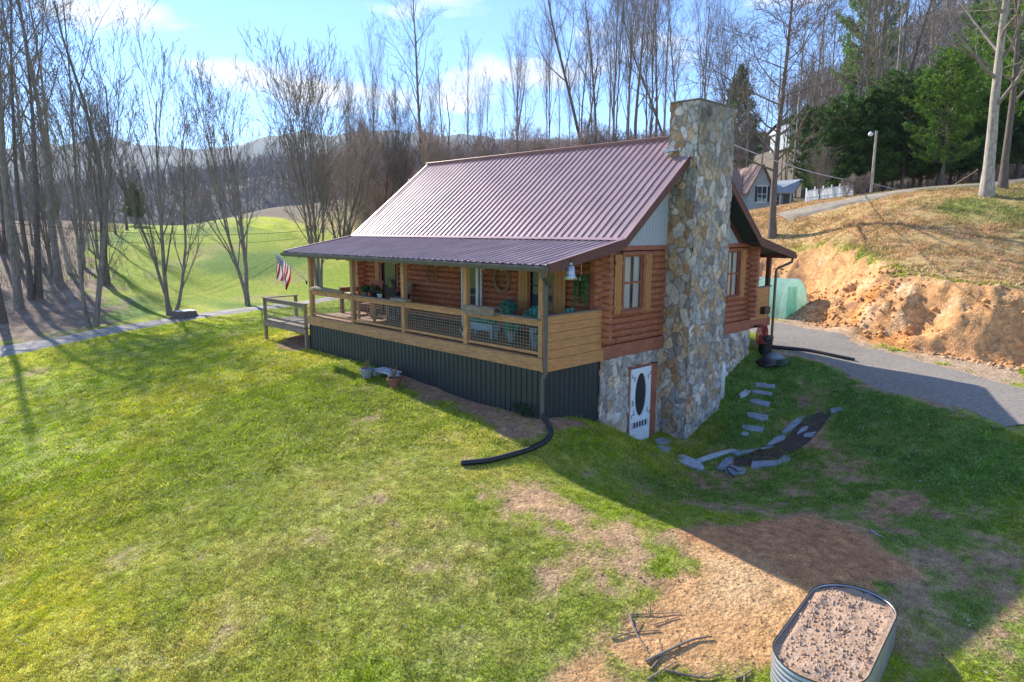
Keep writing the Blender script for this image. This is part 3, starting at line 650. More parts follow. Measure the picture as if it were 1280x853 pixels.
def darken(sheet):   # lichen and weathering on the top two metres of the stack
    v, f, c = sheet; k = sstep(3.6, 5.9, v[:, 2]+fbm(v[:, 0]*2+v[:, 1], v[:, 2], .8, 3)*.9)[:, None]
    c = c*(1-.6*k)+np.array((.20, .19, .165))*.6*k
    k2 = (sstep(.15, .5, fbm(v[:, 0]+3+v[:, 1]*2, v[:, 2]*.5, .5, 4))*sstep(4, 6, v[:, 2]))[:, None]; c = c*(1-k2*.7)+np.array((.07, .068, .06))*k2*.7
    return v, f, c
hgt = ZC-ZG
chim = stone_obj('chimney', [darken(stone_sheet((CX0, CY0, ZG), (1, 0, 0), (0, 0, 1), (0, -1, 0), CX1-CX0, hgt, 11)),
    stone_sheet((CX0, CY0, ZG), (0, 1, 0), (0, 0, 1), (-1, 0, 0), .80, hgt, 12), darken(stone_sheet((CX1, CY0, ZG), (0, 1, 0), (0, 0, 1), (1, 0, 0), .80, hgt, 13)),
    stone_sheet((CX0, 0, 4.2), (1, 0, 0), (0, 0, 1), (0, 1, 0), CX1-CX0, ZC-4.2, 14)])
b = MB(); b.box(CX0-.05, CX1+.05, CY0-.06, .05, ZC-.0, ZC+.06).box(CX0+.02, CX1-.02, CY0+.02, -.02, ZC-.3, ZC-.001)
mtop = mat('mossy_cap', (.17, .16, .13), .95, .3, 8, .01, 30)
b.build('chimney_cap', mtop, chim, bevel=.02)
b = MB(); zf = 4.97; b.box(CX0-.2, CX0+.02, -.33, .14, zf+.02, zf+.035).box(CX0-.03, CX0-.045+.03, -.33, .14, zf, zf+.12); b.build('flashing', M['galv'], chim)
# foundation with a door opening
DX0, DX1, DZ0, DZ1 = 1.25, 2.22, -2.90, -.73
hole = (DX0-.04, 2.50, DZ0-ZG-.05, DZ1-ZG+.06)
stone_obj('foundation_wall', [stone_sheet((0, -.03, ZG), (1, 0, 0), (0, 0, 1), (0, -1, 0), CX0, -.34-ZG, 21, dens=20, holes=[hole]), stone_sheet((CX1, -.03, ZG), (1, 0, 0), (0, 0, 1), (0, -1, 0), W-CX1, -.34-ZG, 22),
    stone_sheet((0, -.03, ZG), (0, 1, 0), (0, 0, 1), (-1, 0, 0), .4, -.34-ZG, 23), stone_sheet((W, -.03, ZG), (0, 1, 0), (0, 0, 1), (1, 0, 0), 4., -.34-ZG, 24)])
b = MB(); b.box(.2, W-.05, .25, L-.1, ZG, -.35); b.build('basement_wall', M['dark'], cabin)
# ---- basement door
door = MB(); door.box(DX0+.02, DX1-.02, -.075, -.035, DZ0, DZ1-.02)
cx, cz, ea, eb = (DX0+DX1)/2+.01, -1.50, .26, .60
# door leaf as a frame around an oval
dm = MB(); n = 48; outer = []; inner = []
hw, z0_, z1_ = (DX1-DX0)/2-.06, -2.20, DZ1-.06
for i in range(n):
    a = 2*math.pi*i/n; c_, s_ = math.cos(a), math.sin(a); inner.append((cx+ea*c_, cz+eb*s_))
    k = 1/max(abs(c_)/hw, abs(s_)/((z1_-z0_)/2)); outer.append((cx+k*c_, (z0_+z1_)/2+k*s_))
V_ = [(p[0], yy, p[1]) for yy in (-.085,) for p in outer+inner]+[(p[0], -.05, p[1]) for p in inner]
F_ = [(i, (i+1) % n, n+(i+1) % n, n+i) for i in range(n)]+[(n+i, n+(i+1) % n, 2*n+(i+1) % n, 2*n+i) for i in range(n)]
bd = thing('x', '', '') if False else None
dd = MB(); dd.quadmesh(V_, F_)
for x0, x1, z0, z1 in ((DX0+.02, DX0+.10, DZ0, DZ1-.02), (DX1-.10, DX1-.02, DZ0, DZ1-.02), (DX0+.10, DX1-.10, DZ1-.1, DZ1-.02), (DX0+.1, DX1-.1, -2.24, -2.16), (DX0+.1, DX1-.1, DZ0, -2.42)): dd.box(x0, x1, -.095, -.05, z0, z1)
storm = dd.build('storm_door', M['white'], cabin)
b = MB(); b.box(DX0+.09, DX1-.09, -.056, -.045, -2.42, DZ1-.08); b.build('dark_screen', M['dark'], storm)
b = MB()
for i in range(5): x = cx-.26+.13*i; b.box(x-.035, x+.035, -.0935, -.060, -2.40, -2.26)
b.build('slot', M['dark'], storm)
b = MB()
for i in range(6): x = cx-.325+.13*i; b.box(x-.018, x+.018, -.0945, -.06, -2.42, -2.24)
b.build('slat', M['white'], storm)
# scroll ornaments in the four corners
for sx in (-1, 1):
    for sz in (-1, 1):
        b = MB(); P = [(cx+sx*(.32-.13*t*math.cos(t*4)), -.10, cz+sz*(.40+.22*t+.05*math.sin(t*6))) for t in np.linspace(0, 1, 9)]; b.tube(P, .012, 6); b.build('scroll_ornament', M['greypot'], storm)
b = MB(); b.tube([(DX0+.07, -.12, -1.75), (DX0+.07, -.15, -1.68), (DX0+.07, -.12, -1.6)], .012, 6); b.build('handle', M['blackiron'], storm)
b = MB(); b.box(DX1, DX1+.27, -.09, .02, DZ0-.02, DZ1+.02).box(DX0-.05, DX1+.0, -.09, .02, DZ1, DZ1+.05).box(DX0-.05, DX0, -.08, .02, DZ0, DZ1); b.build('door_frame', M['redtrim'], cabin, bevel=.005)
b = MB(); b.box(DX0-.1, CX0-.02, -.6, -.02, DZ0-.2, DZ0-.02); b.build('door_sill', M['palestone'], cabin, bevel=.02)
# ---- gable windows with shutters
def gwin(x0, x1, z0, z1, sh=((.0, .0), (.0, .0))):
    wd = MB(); t = .07
    wd.box(x0-t, x0+.02, -.09, .05, z0-t, z1+t).box(x1-.02, x1+t, -.09, .05, z0-t, z1+t).box(x0+.02, x1-.02, -.09, .05, z1-.02, z1+t).box(x0+.02, x1-.02, -.105, .05, z0-t, z0+.02)
    wo = wd.build('window', M['redtrim'], cabin, bevel=.004)
    b = MB(); zm = (z0+z1)/2
    b.box(x0+.02, x1-.02, -.04, .0, zm-.025, zm+.025).box(x0+.02, x0+.06, -.04, 0, z0+.02, zm-.025).box(x1-.06, x1-.02, -.04, 0, z0+.02, zm-.025).box(x0+.06, x1-.06, -.04, 0, z0+.02, z0+.06).box(x0+.02, x0+.06, -.03, 0.01, zm+.025, z1-.02).box(x1-.06, x1-.02, -.03, .01, zm+.025, z1-.02).box(x0+.06, x1-.06, -.03, .01, z1-.06, z1-.02)
    b.build('sash', M['redtrim'], wo)
    b = MB()
    n_ = 26; V_ = []; xs = np.linspace(x0+.05, x1-.05, n_)
    for side in ((x0+.05, x0+.42*(x1-x0)+.05), (x1-.36*(x1-x0), x1-.05)):
        xs = np.linspace(*side, 16)
        V_ = [(x, .035+.012*math.sin(i*1.9), z) for i, x in enumerate(xs) for z in (z0+.03, z1-.03)]
        b.quadmesh(V_, [(2*i, 2*i+2, 2*i+3, 2*i+1) for i in range(15)])
    b.build('curtain', M['curtain'], wo)
    npmesh('pane', np.array([(x0+.03, .006, z0+.03), (x1-.03, .006, z0+.03), (x1-.03, .006, z1-.03), (x0+.03, .006, z1-.03)]), np.array([(0, 1, 2, 3)]), M['paneglass'], wo)
    b = MB(); b.box(x0, x1, .07, .08, z0, z1); b.build('room_dark', M['dark'], wo)
    return wo
def shutter(xa, xb, z0, z1, y=-.055, axis='x', m='shutter'):
    b = MB(); n = 3; w_ = (xb-xa)/n
    def bx(a0, a1, d0, d1, c0, c1):
        if axis == 'x': b.box(a0, a1, d0, d1, c0, c1)
        else: b.box(d0, d1, a0, a1, c0, c1)
    for i in range(n): bx(xa+w_*i+.004, xa+w_*(i+1)-.004, y-.025, y, z0, z1)
    for zz in (z0+.16, z1-.2): bx(xa+.01, xb-.01, y-.05, y-.025, zz-.05, zz+.05)
    return b.build('shutter', M[m], cabin, bevel=.004)
pg = bpy.data.materials.new('pane_glass'); pg.use_nodes = True; t_ = pg.node_tree; t_.nodes.clear()
o_ = N(t_, 'ShaderNodeOutputMaterial'); gl = N(t_, 'ShaderNodeBsdfGlossy'); gl.inputs['Roughness'].default_value = .03; trn = N(t_, 'ShaderNodeBsdfTransparent'); fr = N(t_, 'ShaderNodeFresnel'); fr.inputs[0].default_value = 1.6
ms_ = N(t_, 'ShaderNodeMixShader'); t_.links.new(fr.outputs[0], ms_.inputs[0]); t_.links.new(trn.outputs[0], ms_.inputs[1]); t_.links.new(gl.outputs[0], ms_.inputs[2]); t_.links.new(ms_.outputs[0], o_.inputs[0]); M['paneglass'] = pg
gwin(GW[0], GW[1], GW[2], GW[3]); shutter(.44, .745, .80, 2.30); shutter(1.79, 2.07, .80, 2.30)
gwin(*GW2); shutter(5.88, 6.17, .80, 2.30); shutter(7.14, 7.42, .80, 2.30)
# ---- porch openings on the long wall
def ydoor(y0, y1, z1, col, name, frame='redtrim'):
    b = MB(); b.box(-.05, .16, y0-.06, y0, 0, z1+.06).box(-.05, .16, y1, y1+.06, 0, z1+.06).box(-.05, .16, y0, y1, z1, z1+.06); f = b.build(name, M[frame], cabin)
    b = MB(); b.box(.02, .05, y0, y1, 0.01, z1); d = b.build('door_leaf', M[col], f)
    b = MB(); b.box(-.0, .018, y0+.15, y1-.15, .95, z1-.12); b.build('pane', M['glass'], d)
    b = MB(); b.tube([(-.0, y0+.07, 1.0), (-.05, y0+.07, 1.0), (-.06, y0+.07, 1.04)], .018, 8); b.build('handle', M['blackiron'], d)
    return f
ydoor(*P_DOOR[:2], 2.03, 'dark', 'doorway'); ydoor(*P_DOOR2[:2], 2.03, 'dark', 'doorway', 'white')
b = MB(); b.box(-.03, .12, P_WIN[0]-.06, P_WIN[0], P_WIN[2]-.06, P_WIN[3]+.06).box(-.03, .12, P_WIN[1], P_WIN[1]+.06, P_WIN[2]-.06, P_WIN[3]+.06).box(-.03, .12, P_WIN[0], P_WIN[1], P_WIN[3], P_WIN[3]+.06).box(-.05, .12, P_WIN[0], P_WIN[1], P_WIN[2]-.06, P_WIN[2])
pw_ = b.build('window', M['redtrim'], cabin); b = MB(); b.box(.03, .06, P_WIN[0], P_WIN[1], P_WIN[2], P_WIN[3]); b.build('pane', M['glass'], pw_)
b = MB(); b.box(.01, .028, P_WIN[0], P_WIN[1], 1.40, 1.44); b.build('sash', M['dark'], pw_)
shutter(2.50, 2.86, .75, 2.12, y=-.035, axis='y'); shutter(1.12, 1.52, .75, 2.12, y=-.035, axis='y')
shutter(9.72, 9.98, .3, 2.0, y=-.035, axis='y')
# ---- porch: deck, skirting, posts, rails
b = MB(); x = -DPX+.0; i = 0
while x < -.02:
    b.box(x, x+.132, .0, L, -.035-.001*(i % 3), -.001*(i % 2)); x += .14; i += 1
b.build('porch_deck', M['deck'], cabin)
b = MB(); b.box(-DPX-.04, -DPX-.001, -.04, L+.04, -.31, -.012).box(-DPX-.06, -DPX-.041, -.06, L*.5, -.30, -.02).box(-DPX-.058, -DPX-.041, L*.5+.01, L+.05, -.305, -.03); b.build('rim_joist', M['railwood'], cabin, bevel=.004)
b = MB(); b.box(-DPX, -.03, L, L+.04, -.3, -.01); b.build('rim_joist', M['post'], cabin)
b = MB(); y = -.02   # corrugated skirting, long side then gable side
prof = []
while y < L:
    prof += [(0, y), (0, y+.13), (-.03, y+.142), (-.03, y+.168), (0, y+.18)]; y += .18
prof = [(p, min(q, L)) for p, q in prof]; V_ = [(-DPX+.0+p, q, z) for p, q in prof for z in (-2.4, -.31)]; k = len(prof)
b.quadmesh(V_, [(2*i, 2*i+2, 2*i+3, 2*i+1) for i in range(k-1)]); b.box(-DPX+.012, -DPX+.04, .0, L, -2.4, -.31)
b.build('porch_skirting', M['skirt'], cabin)
b = MB(); x = -DPX; prof = []
while x < 0: prof += [(x, 0), (x+.13, 0), (x+.145, -.018), (x+.165, -.018), (x+.18, 0)]; x += .18
prof = [(min(p, -.03), q) for p, q in prof]; V_ = [(p, -.02+q, z) for p, q in prof for z in (-2.9, -.34)]; k = len(prof)
b.quadmesh(V_, [(2*i, 2*i+2, 2*i+3, 2*i+1) for i in range(k-1)]); b.box(-DPX+.02, -.03, -.01, .02, -2.9, -.34)
b.build('porch_skirting', M['skirt'], cabin)
px_ = -DPX+.07
post_y = [.07, .25*L, .5*L, .75*L, L-.07]; zt = 2.16
for y in post_y:
    b = MB(); b.box(px_-.07, px_+.07, y-.07, y+.07, 0.0, zt-.16); b.build('porch_post', M['post'], cabin, bevel=.008)
b = MB(); b.box(px_-.045, px_+.045, Y0+.06, Y1-.06, zt-.158, zt+.02); b.build('porch_beam', M['oldwood'], cabin)
b = MB()
for y in np.arange(.3, L, .61): b.bar((-.0, y, ZB-.13), (XE0+.05, y, ZE-.13), .04, .12)
b.build('porch_rafter', M['post'], cabin)
for i in range(4):   # rail bays: flat cap, rails and a square wire panel
    y0, y1 = post_y[i]+.071, post_y[i+1]-.071
    b = MB(); b.box(px_-.045, px_-.005, y0, y1, .72, .86).box(px_-.03, px_+.02, y0, y1, .05, .12); rl = b.build('porch_rail', M['railwood'], cabin, bevel=.004)
    b = MB(); b.box(px_-.13, px_+.03, y0-.09, y1+(.0 if i < 3 else .09), .862, .90+.001*i); b.build('rail_cap', M['deck'] if i % 2 else M['oldwood'], rl, bevel=.004)
    b = MB(); xx = px_-.0
    for y in np.arange(y0+.03, y1, .1): b.box(xx-.003, xx+.003, y-.003, y+.003, .12, .72)
    for z in (.17, .25, .33, .41, .49, .57, .65): b.box(xx-.0025, xx+.0025, y0, y1, z-.003, z+.003)
    b.build('wire_panel', M['wire'], rl)
# far end of the porch
b = MB(); b.box(-.98, -.86, L-.12, L, 0, .86); b.build('end_post', M['redtrim'], cabin, bevel=.006)
b = MB(); b.box(-.86, -.0, L-.08, L-.04, .72, .86).box(-.98, 0, L-.13, L+.01, .862, .90); b.build('end_rail', M['deck'], cabin)
# plank wall on the gable side of the porch
b = MB(); zz = [-.34, -.045, .165, .37, .565, .765, .95]
for i in range(6):
    b.box(-DPX-.06 if i == 0 else -DPX+.0, -.02 if i else .06, -.06-.004*(i % 2)-(.012 if i == 0 else 0), -.02 if i else -.045, zz[i]+.003, zz[i+1]-.003)
b.build('plank_wall', M['deckx'], cabin, bevel=.004)
b = MB(); b.box(-DPX+.0, -.0, -.09, .05, .951, .985); b.build('wall_cap', M['oldwood'], cabin, bevel=.004)
# landing beyond the far end
lz = -.45
b = MB()
for i in range(14): y = L+.15+i*.235; b.box(-2.25, -.9, y, y+.225, lz-.035, lz)
b.box(-2.27, -2.23, L+.1, L+3.42, lz-.22, lz-.04).box(-.92, -.88, L+.1, L+3.42, lz-.22, lz-.04).box(-2.23, -.92, L+3.38, L+3.42, lz-.22, lz-.04).box(-2.1, -.95, L+.045, L+.3, -.25, -.21); ld = b.build('landing', M['oldwood'], cabin, bevel=.004)
for x_, y_ in ((-2.2, L+.2), (-2.2, L+3.35), (-.95, L+3.35)):
    b = MB(); b.box(x_-.05, x_+.05, y_-.05, y_+.05, -1.7, lz+.80); b.build('landing_post', M['oldwood'], ld, bevel=.005)
b = MB(); b.box(-2.28, -2.12, L+.12, L+3.44, lz+.801, lz+.84).box(-2.12, -.87, L+3.28, L+3.44, lz+.80, lz+.839).box(-2.22, -2.18, L+.25, L+3.3, lz+.68, lz+.80).box(-2.22, -2.18, L+.25, L+3.3, lz+.08, lz+.15)
b.build('landing_rail', M['oldwood'], ld, bevel=.004)
b = MB()
for y in np.arange(L+.3, L+3.3, .1): b.box(-2.203, -2.197, y-.003, y+.003, lz+.15, lz+.68)
for z in np.arange(.2, .68, .09): b.box(-2.203, -2.197, L+.25, L+3.3, lz+z-.003, lz+z+.003)
b.build('wire_panel', M['wire'], ld)
# rear porch (drive side)
b = MB(); b.box(W, 9.5, 0, L, -.06, -.0); b.build('rear_deck', M['deck'], cabin)
b = MB(); b.box(W-.0, 9.52, -.05, -.0, -.33, -.065).box(9.48, 9.52, 0, L, -.33, -.065); b.build('rear_rim', M['redtrim'], cabin)
for y in (.07, 3.6, 7.2, L-.07):
    b = MB(); b.box(9.34, 9.48, y-.07, y+.07, -1.6, 2.0); b.build('rear_post', M['fascia'], cabin, bevel=.008)
b = MB(); b.box(9.36, 9.46, Y0+.06, Y1-.06, 2.0, 2.16); b.build('rear_beam', M['fascia'], cabin)
b = MB(); zz = [-.06, .20, .47, .74, 1.02]
for i in range(4): b.box(W+.03, 9.33, -.045-.004*(i % 2), -.01, zz[i]+.004, zz[i+1]-.004)
b.build('rear_plank_wall', M['deckx'], cabin, bevel=.004)
b = MB(); b.box(W+.0, 9.5, -.08, .04, 1.021, 1.055); b.build('wall_cap', M['oldwood'], cabin)
b = MB(); b.box(8.72, 9.12, -.22, -.05, .12, .36); b.build('mail_box', M['blackiron'], cabin, bevel=.01)
# downspouts
def spout(P, name='downspout', w_=.045):
    b = MB(); b.tube(P, w_, 8); return b.build(name, M['gutter'], cabin)
sx0 = XE0-.06
spout([(sx0, -.5, ZE-.14), (sx0, -.5, ZE-.24), (-DPX-.02, -.14, ZE-.42), (-DPX-.03, -.13, ZE-.5), (-DPX-.03, -.13, -.08), (-DPX-.05, -.15, -.2), (-DPX-.03, -.17, -.33), (-DPX-.07, -.10, -.45), (-DPX-.07, -.09, -.55), (-DPX-.07, -.09, -1.42)], w_=.05)
spout([(XE1+.06, -.5, ZE-.16), (XE1+.02, -.5, ZE-.3), (9.6, -.16, ZE-.52), (9.57, -.13, ZE-.6), (9.57, -.13, -1.0)])
# ------------------------------------------------------------------ things round the cabin
def leafball(mb, c, rx, rz, n, size, r, flat=.7):
    for i in range(n):
        d = np.array([r.gauss(0, 1) for _ in range(3)]); d /= np.linalg.norm(d); k = r.uniform(.5, 1)**.5
        p = np.array(c)+d*k*np.array((rx, rx, rz)); a = np.array([r.gauss(0, 1) for _ in range(3)]); a /= np.linalg.norm(a); b_ = np.cross(a, d); b_ /= np.linalg.norm(b_)+1e-9
        s = size*r.uniform(.6, 1.3); mb.quadmesh([p-a*s, p+b_*s*.5, p+a*s, p-b_*s*.5], [(0, 1, 2, 3)])
# flag on its pole
fm = bpy.data.materials.new('flag_cloth'); fm.use_nodes = True; t = fm.node_tree; t.nodes.clear()
o = N(t, 'ShaderNodeOutputMaterial'); p = N(t, 'ShaderNodeBsdfPrincipled'); p.inputs['Roughness'].default_value = .8
uv = N(t, 'ShaderNodeUVMap'); sp = N(t, 'ShaderNodeSeparateXYZ'); t.links.new(uv.outputs[0], sp.inputs[0])
def MT(op, a, b=None):
    n = N(t, 'ShaderNodeMath', operation=op)
    for i, q in enumerate((a, b)):
        if q is None: continue
        if isinstance(q, (int, float)): n.inputs[i].default_value = q
        else: t.links.new(q, n.inputs[i])
    return n.outputs[0]
U_, V__ = sp.outputs[0], sp.outputs[1]
st = MT('LESS_THAN', MT('MODULO', MT('FLOOR', MT('MULTIPLY', V__, 12.999)), 2.), .5)
can = MT('MULTIPLY', MT('LESS_THAN', U_, .4), MT('GREATER_THAN', V__, 6/13))
row = MT('FLOOR', MT('MULTIPLY', MT('SUBTRACT', V__, 6/13), 9/(7/13)))
fx = MT('SUBTRACT', MT('FRACT', MT('ADD', MT('MULTIPLY', U_, 6/.4), MT('MULTIPLY', MT('MODULO', row, 2.), .5))), .5); fy = MT('SUBTRACT', MT('FRACT', MT('MULTIPLY', MT('SUBTRACT', V__, 6/13), 9/(7/13))), .5)
star = MT('LESS_THAN', MT('ADD', MT('MULTIPLY', fx, fx), MT('MULTIPLY', fy, fy)), .085)
m1 = N(t, 'ShaderNodeMix', data_type='RGBA'); t.links.new(st, m1.inputs[0]); m1.inputs[6].default_value = (.75, .74, .72, 1); m1.inputs[7].default_value = (.42, .02, .03, 1)
m2 = N(t, 'ShaderNodeMix', data_type='RGBA'); t.links.new(star, m2.inputs[0]); m2.inputs[6].default_value = (.015, .03, .13, 1); m2.inputs[7].default_value = (.7, .7, .72, 1)
m3 = N(t, 'ShaderNodeMix', data_type='RGBA'); t.links.new(can, m3.inputs[0]); t.links.new(m1.outputs[2], m3.inputs[6]); t.links.new(m2.outputs[2], m3.inputs[7])
t.links.new(m3.outputs[2], p.inputs['Base Color']); tr = N(t, 'ShaderNodeBsdfTranslucent'); t.links.new(m3.outputs[2], tr.inputs[0]); ms = N(t, 'ShaderNodeMixShader'); ms.inputs[0].default_value = .35
t.links.new(p.outputs[0], ms.inputs[1]); t.links.new(tr.outputs[0], ms.inputs[2]); t.links.new(ms.outputs[0], o.inputs[0])
pb = np.array((-2.2, 10.83, 1.15)); ptip = at(343, 315, 22.6)
fl_ = thing('flag', 'American flag hanging from a slanted pole at the far end of the porch', 'flag', tuple(pb))
b = MB(); b.tube([pb, ptip], .014, 8); b.lathe(ptip, [(.0, -.02), (.03, 0), (.0, .03)], 8, closed=False); b.build('flag_pole', M['white'], fl_)
b = MB(); b.tube([pb-np.array((.02, 0, .08)), pb+np.array((-.03, 0, .04))], .03, 8); b.build('bracket', M['blackiron'], fl_)
d = (ptip-pb); dl = np.linalg.norm(d); d /= dl; nu, nv = 28, 20; V_ = []; uvs = []
hoist, fly = .66, .84
# hoist edge runs along the pole near its tip, the fly end drops by its weight
for j in range(nv+1):
    hp = ptip-d*(.06+hoist*(1-j/nv))
    for i in range(nu+1):
        u = i/nu; drop = fly*u*(.93); sway = .05*math.sin(u*5+j*.35)*u+.035*math.sin(j*.9+u*3)*u
        q = hp+np.array((0, 0, -drop))+np.array((CF[0], CF[1], 0))*sway*2.2+np.array((CR[0], CR[1], 0))*(-.10*u*(1-j/nv)*1.2+sway*.4)
        V_.append(tuple(q)); uvs.append((u, j/nv))
F_ = [(j*(nu+1)+i, j*(nu+1)+i+1, (j+1)*(nu+1)+i+1, (j+1)*(nu+1)+i) for j in range(nv) for i in range(nu)]
b = MB(); b.quadmesh(V_, F_); fo = b.build('cloth', fm, fl_, smooth=True)
ul = fo.data.uv_layers.new(name='UVMap')
for lp in fo.data.loops: ul.data[lp.index].uv = uvs[lp.vertex_index]
# bell-shaped lamp under the rake
lp = np.array((-1.95, Y0-.04, 1.98)); bl = thing('bell_lamp', 'galvanised bell-shaped lamp hanging at the near end of the porch eave', 'lamp', tuple(lp))
b = MB(); b.lathe(lp, [(.05, .16), (.09, .14), (.10, .0), (.11, -.06), (.17, -.15), (.165, -.15), (.10, -.06), (.09, 0)], 20, closed=False); b.lathe(lp, [(.03, .16), (.05, .19), (.03, .23)], 12); b.build('lamp_shade', M['galv'], bl, smooth=True)
b = MB(); b.tube([lp+(0, .0, .2), lp+(0, .0, .28), lp+(0, .06, .30)], .015, 8); b.build('bracket', M['blackiron'], bl)
b = MB(); b.lathe(lp, [(.0, -.08), (.05, -.04), (.03, .03)], 12, closed=False); b.build('bulb', M['white'], bl, smooth=True)
# rocking chair
def rocking_chair(name, loc, rz, label, m):
    r = thing(name, label, 'chair', loc, rz, 'rocking chairs on the porch')
    b = MB()
    for i in range(6): b.box(-.25+.085*i, -.25+.085*i+.075, -.24, .24, .42, .44)
    b.build('seat', m, r).location = (0, 0, 0)
    b = MB()
    for i in range(7): x = -.22+.07*i; b.bar((x, .22, .44), (x*1.05, .42, 1.12), .045, .012, up=(0, 1, 0))
    b.bar((-.27, .42, 1.13), (.27, .42, 1.13), .03, .1); b.build('backrest', m, r).location = (0, 0, 0)
    for s in (-1, 1):
        b = MB(); b.tube([(s*.27, .18, .05), (s*.27, .22, .44), (s*.27, .43, 1.2)], .022, 8); b.build('leg', m, r).location = (0, 0, 0)
        b = MB(); b.tube([(s*.27, -.25, .05), (s*.27, -.25, .66)], .022, 8); b.build('leg', m, r).location = (0, 0, 0)
        b = MB(); b.box(s*.27-.045, s*.27+.045, -.32, .28, .66, .685); b.build('armrest', m, r).location = (0, 0, 0)
        b = MB(); b.tube([(s*.27, -.5, .10), (s*.27, -.2, .03), (s*.27, .1, .02), (s*.27, .4, .06), (s*.27, .65, .15)], .022, 8); b.build('rocker', m, r).location = (0, 0, 0)
    return r
rocking_chair('rocking_chair', (-.75, 9.3, 0), rad(-75), 'reddish wooden rocking chair with a tall back beside the far doorway', M['redtrim'])
rocking_chair('rocking_chair', (-.6, 7.9, 0), rad(-100), 'dark weathered rocking chair behind the small table', M['oldwood'])
# small table with pots and a black grill
tb = thing('porch_table', 'small wooden table crowded with flower pots near the far end of the porch', 'table', (-1.2, 8.35, 0))
b = MB(); b.box(-1.5, -.9, 7.9, 8.9, .68, .72); b.build('tabletop', M['oldwood'], tb)
for x_, y_ in ((-1.45, 7.95), (-.95, 7.95), (-1.45, 8.85), (-.95, 8.85)):
    b = MB(); b.box(x_-.035, x_+.035, y_-.035, y_+.035, 0, .68); b.build('leg', M['post'], tb)
def potplant(name, label, loc, pr, ph, pm, fm_, fr, fz, n, size, group=None, cat='potted plant', seed=1):
    r = thing(name, label, cat, loc, 0, group); x, y, z = loc
    b = MB(); b.lathe(loc, [(pr*.7, 0), (pr, ph*.85), (pr*1.12, ph*.86), (pr*1.12, ph), (pr*.95, ph), (pr*.9, ph*.85)], 16); b.build('pot', pm, r, smooth=False)
    b = MB(); leafball(b, (x, y, z+ph+fz*.75), fr, fz, n, size, random.Random(seed)); b.build('foliage', fm_, r)
    return r
potplant('potted_plant', 'green leafy plant in a pot on the left side of the porch table', (-1.25, 8.75, .72), .1, .17, M['greypot'], M['leafg'], .17, .14, 160, .05, seed=2)
potplant('potted_plant', 'dark leafy plant in a black pot in the middle of the porch table', (-1.2, 8.3, .72), .12, .18, M['black'], M['darkleaf'], .2, .15, 160, .05, seed=3)
potplant('potted_plant', 'small plant in a white pot at the near end of the porch table', (-1.2, 7.98, .72), .09, .16, M['white'], M['leafg'], .12, .08, 80, .04, seed=4)
gr = thing('barbecue_grill', 'black kettle barbecue on thin legs beside the porch table', 'barbecue', (-.9, 7.2, 0))
b = MB(); b.lathe((-.9, 7.2, .6), [(.08, 0), (.22, .06), (.27, .18), (.27, .2), (.24, .3), (.12, .38), (.02, .4)], 20); b.build('bowl', M['black'], gr, smooth=True)
for a in (0, 2.1, 4.2):
    b = MB(); b.tube([(-.9+.15*math.cos(a), 7.2+.15*math.sin(a), .66), (-.9+.28*math.cos(a), 7.2+.28*math.sin(a), 0)], .012, 6); b.build('leg', M['blackiron'], gr)
# hoops on the wall
def wheel(name, label, y, z, r_, group='wreaths and wheels on the porch wall', twine=False):
    w_ = thing(name, label, 'wall ornament', (-.06, y, z), 0, group)
    b = MB()
    for k in range(3 if twine else 1):
        P = [(-.07-.015*k, y+(r_-.02*k)*math.cos(a), z+(r_-.02*k)*1.12*math.sin(a+.1*k)) for a in np.linspace(0, 2*math.pi, 33)]; b.tube(P, .018, 6, cap=False)
    b.build('hoop', M['rope'], w_)
    b = MB()
    for k in range(6):
        a = k*math.pi/3+.2; b.tube([(-.07, y, z), (-.07, y+r_*math.cos(a), z+r_*1.12*math.sin(a))], .009, 5)
    b.build('spoke', M['rope'], w_); return w_
wheel('wooden_hoop', 'thin wooden hoop hanging on the log wall between the two doors', 6.72, 1.55, .27)
wheel('twig_wreath', 'dark twig wreath hanging on the log wall right of the near doorway', 3.50, 1.52, .32, twine=True)
b = MB(); b.lathe((-.5, 7.35, 1.72), [(.02, 0), (.07, .03), (.08, .08), (.06, .13), (.02, .16)], 14); b.tube([(-.5, 7.35, 1.88), (-.5, 7.35, 2.3)], .004, 5)
tag(b.build('bird_feeder', M['redglass'], smooth=True), 'small red bird feeder hanging above the porch', 'bird feeder')
# teal flowers
def teal(label, c, rx, rz, n, pot=None, seed=0):
    r = thing('teal_plant', label, 'plant', tuple(c), 0, 'teal potted plants on the porch')
    b = MB(); leafball(b, c, rx, rz, n, .05, random.Random(seed)); b.build('foliage', M['teal'], r)
    if pot:
        pb_ = MB(); pb_.lathe((c[0], c[1], c[2]-rz-pot[1]), [(pot[0]*.7, 0), (pot[0], pot[1]), (pot[0]*.9, pot[1]), (pot[0]*.85, pot[1]*.8)], 16); pb_.build('pot', M['greypot'], r)
    return r
teal('round teal bush standing just above the planter box on the rail', (-.55, 2.75, .80), .27, .26, 380, (.16, .5), 11)
teal('wide teal bush against the near corner post above the rail', (-1.2, 1.05, .78), .36, .27, 520, (.2, .5), 12)
teal('low teal and white plant behind the wire near the corner post', (-1.3, .7, .34), .28, .22, 380, (.17, .15), 13)
teal('sparse teal plant under the rail planter', (-1.2, 1.95, .44), .24, .12, 260, (.15, .28), 14)
teal('small teal plant peeping over the plank wall', (-.75, .35, .93), .14, .09, 120, (.1, .3), 15)
bx_ = thing('flower_box', 'pale blue flower box of teal plants on the porch floor by the wire', 'flower box', (-1.0, 3.2, .3))
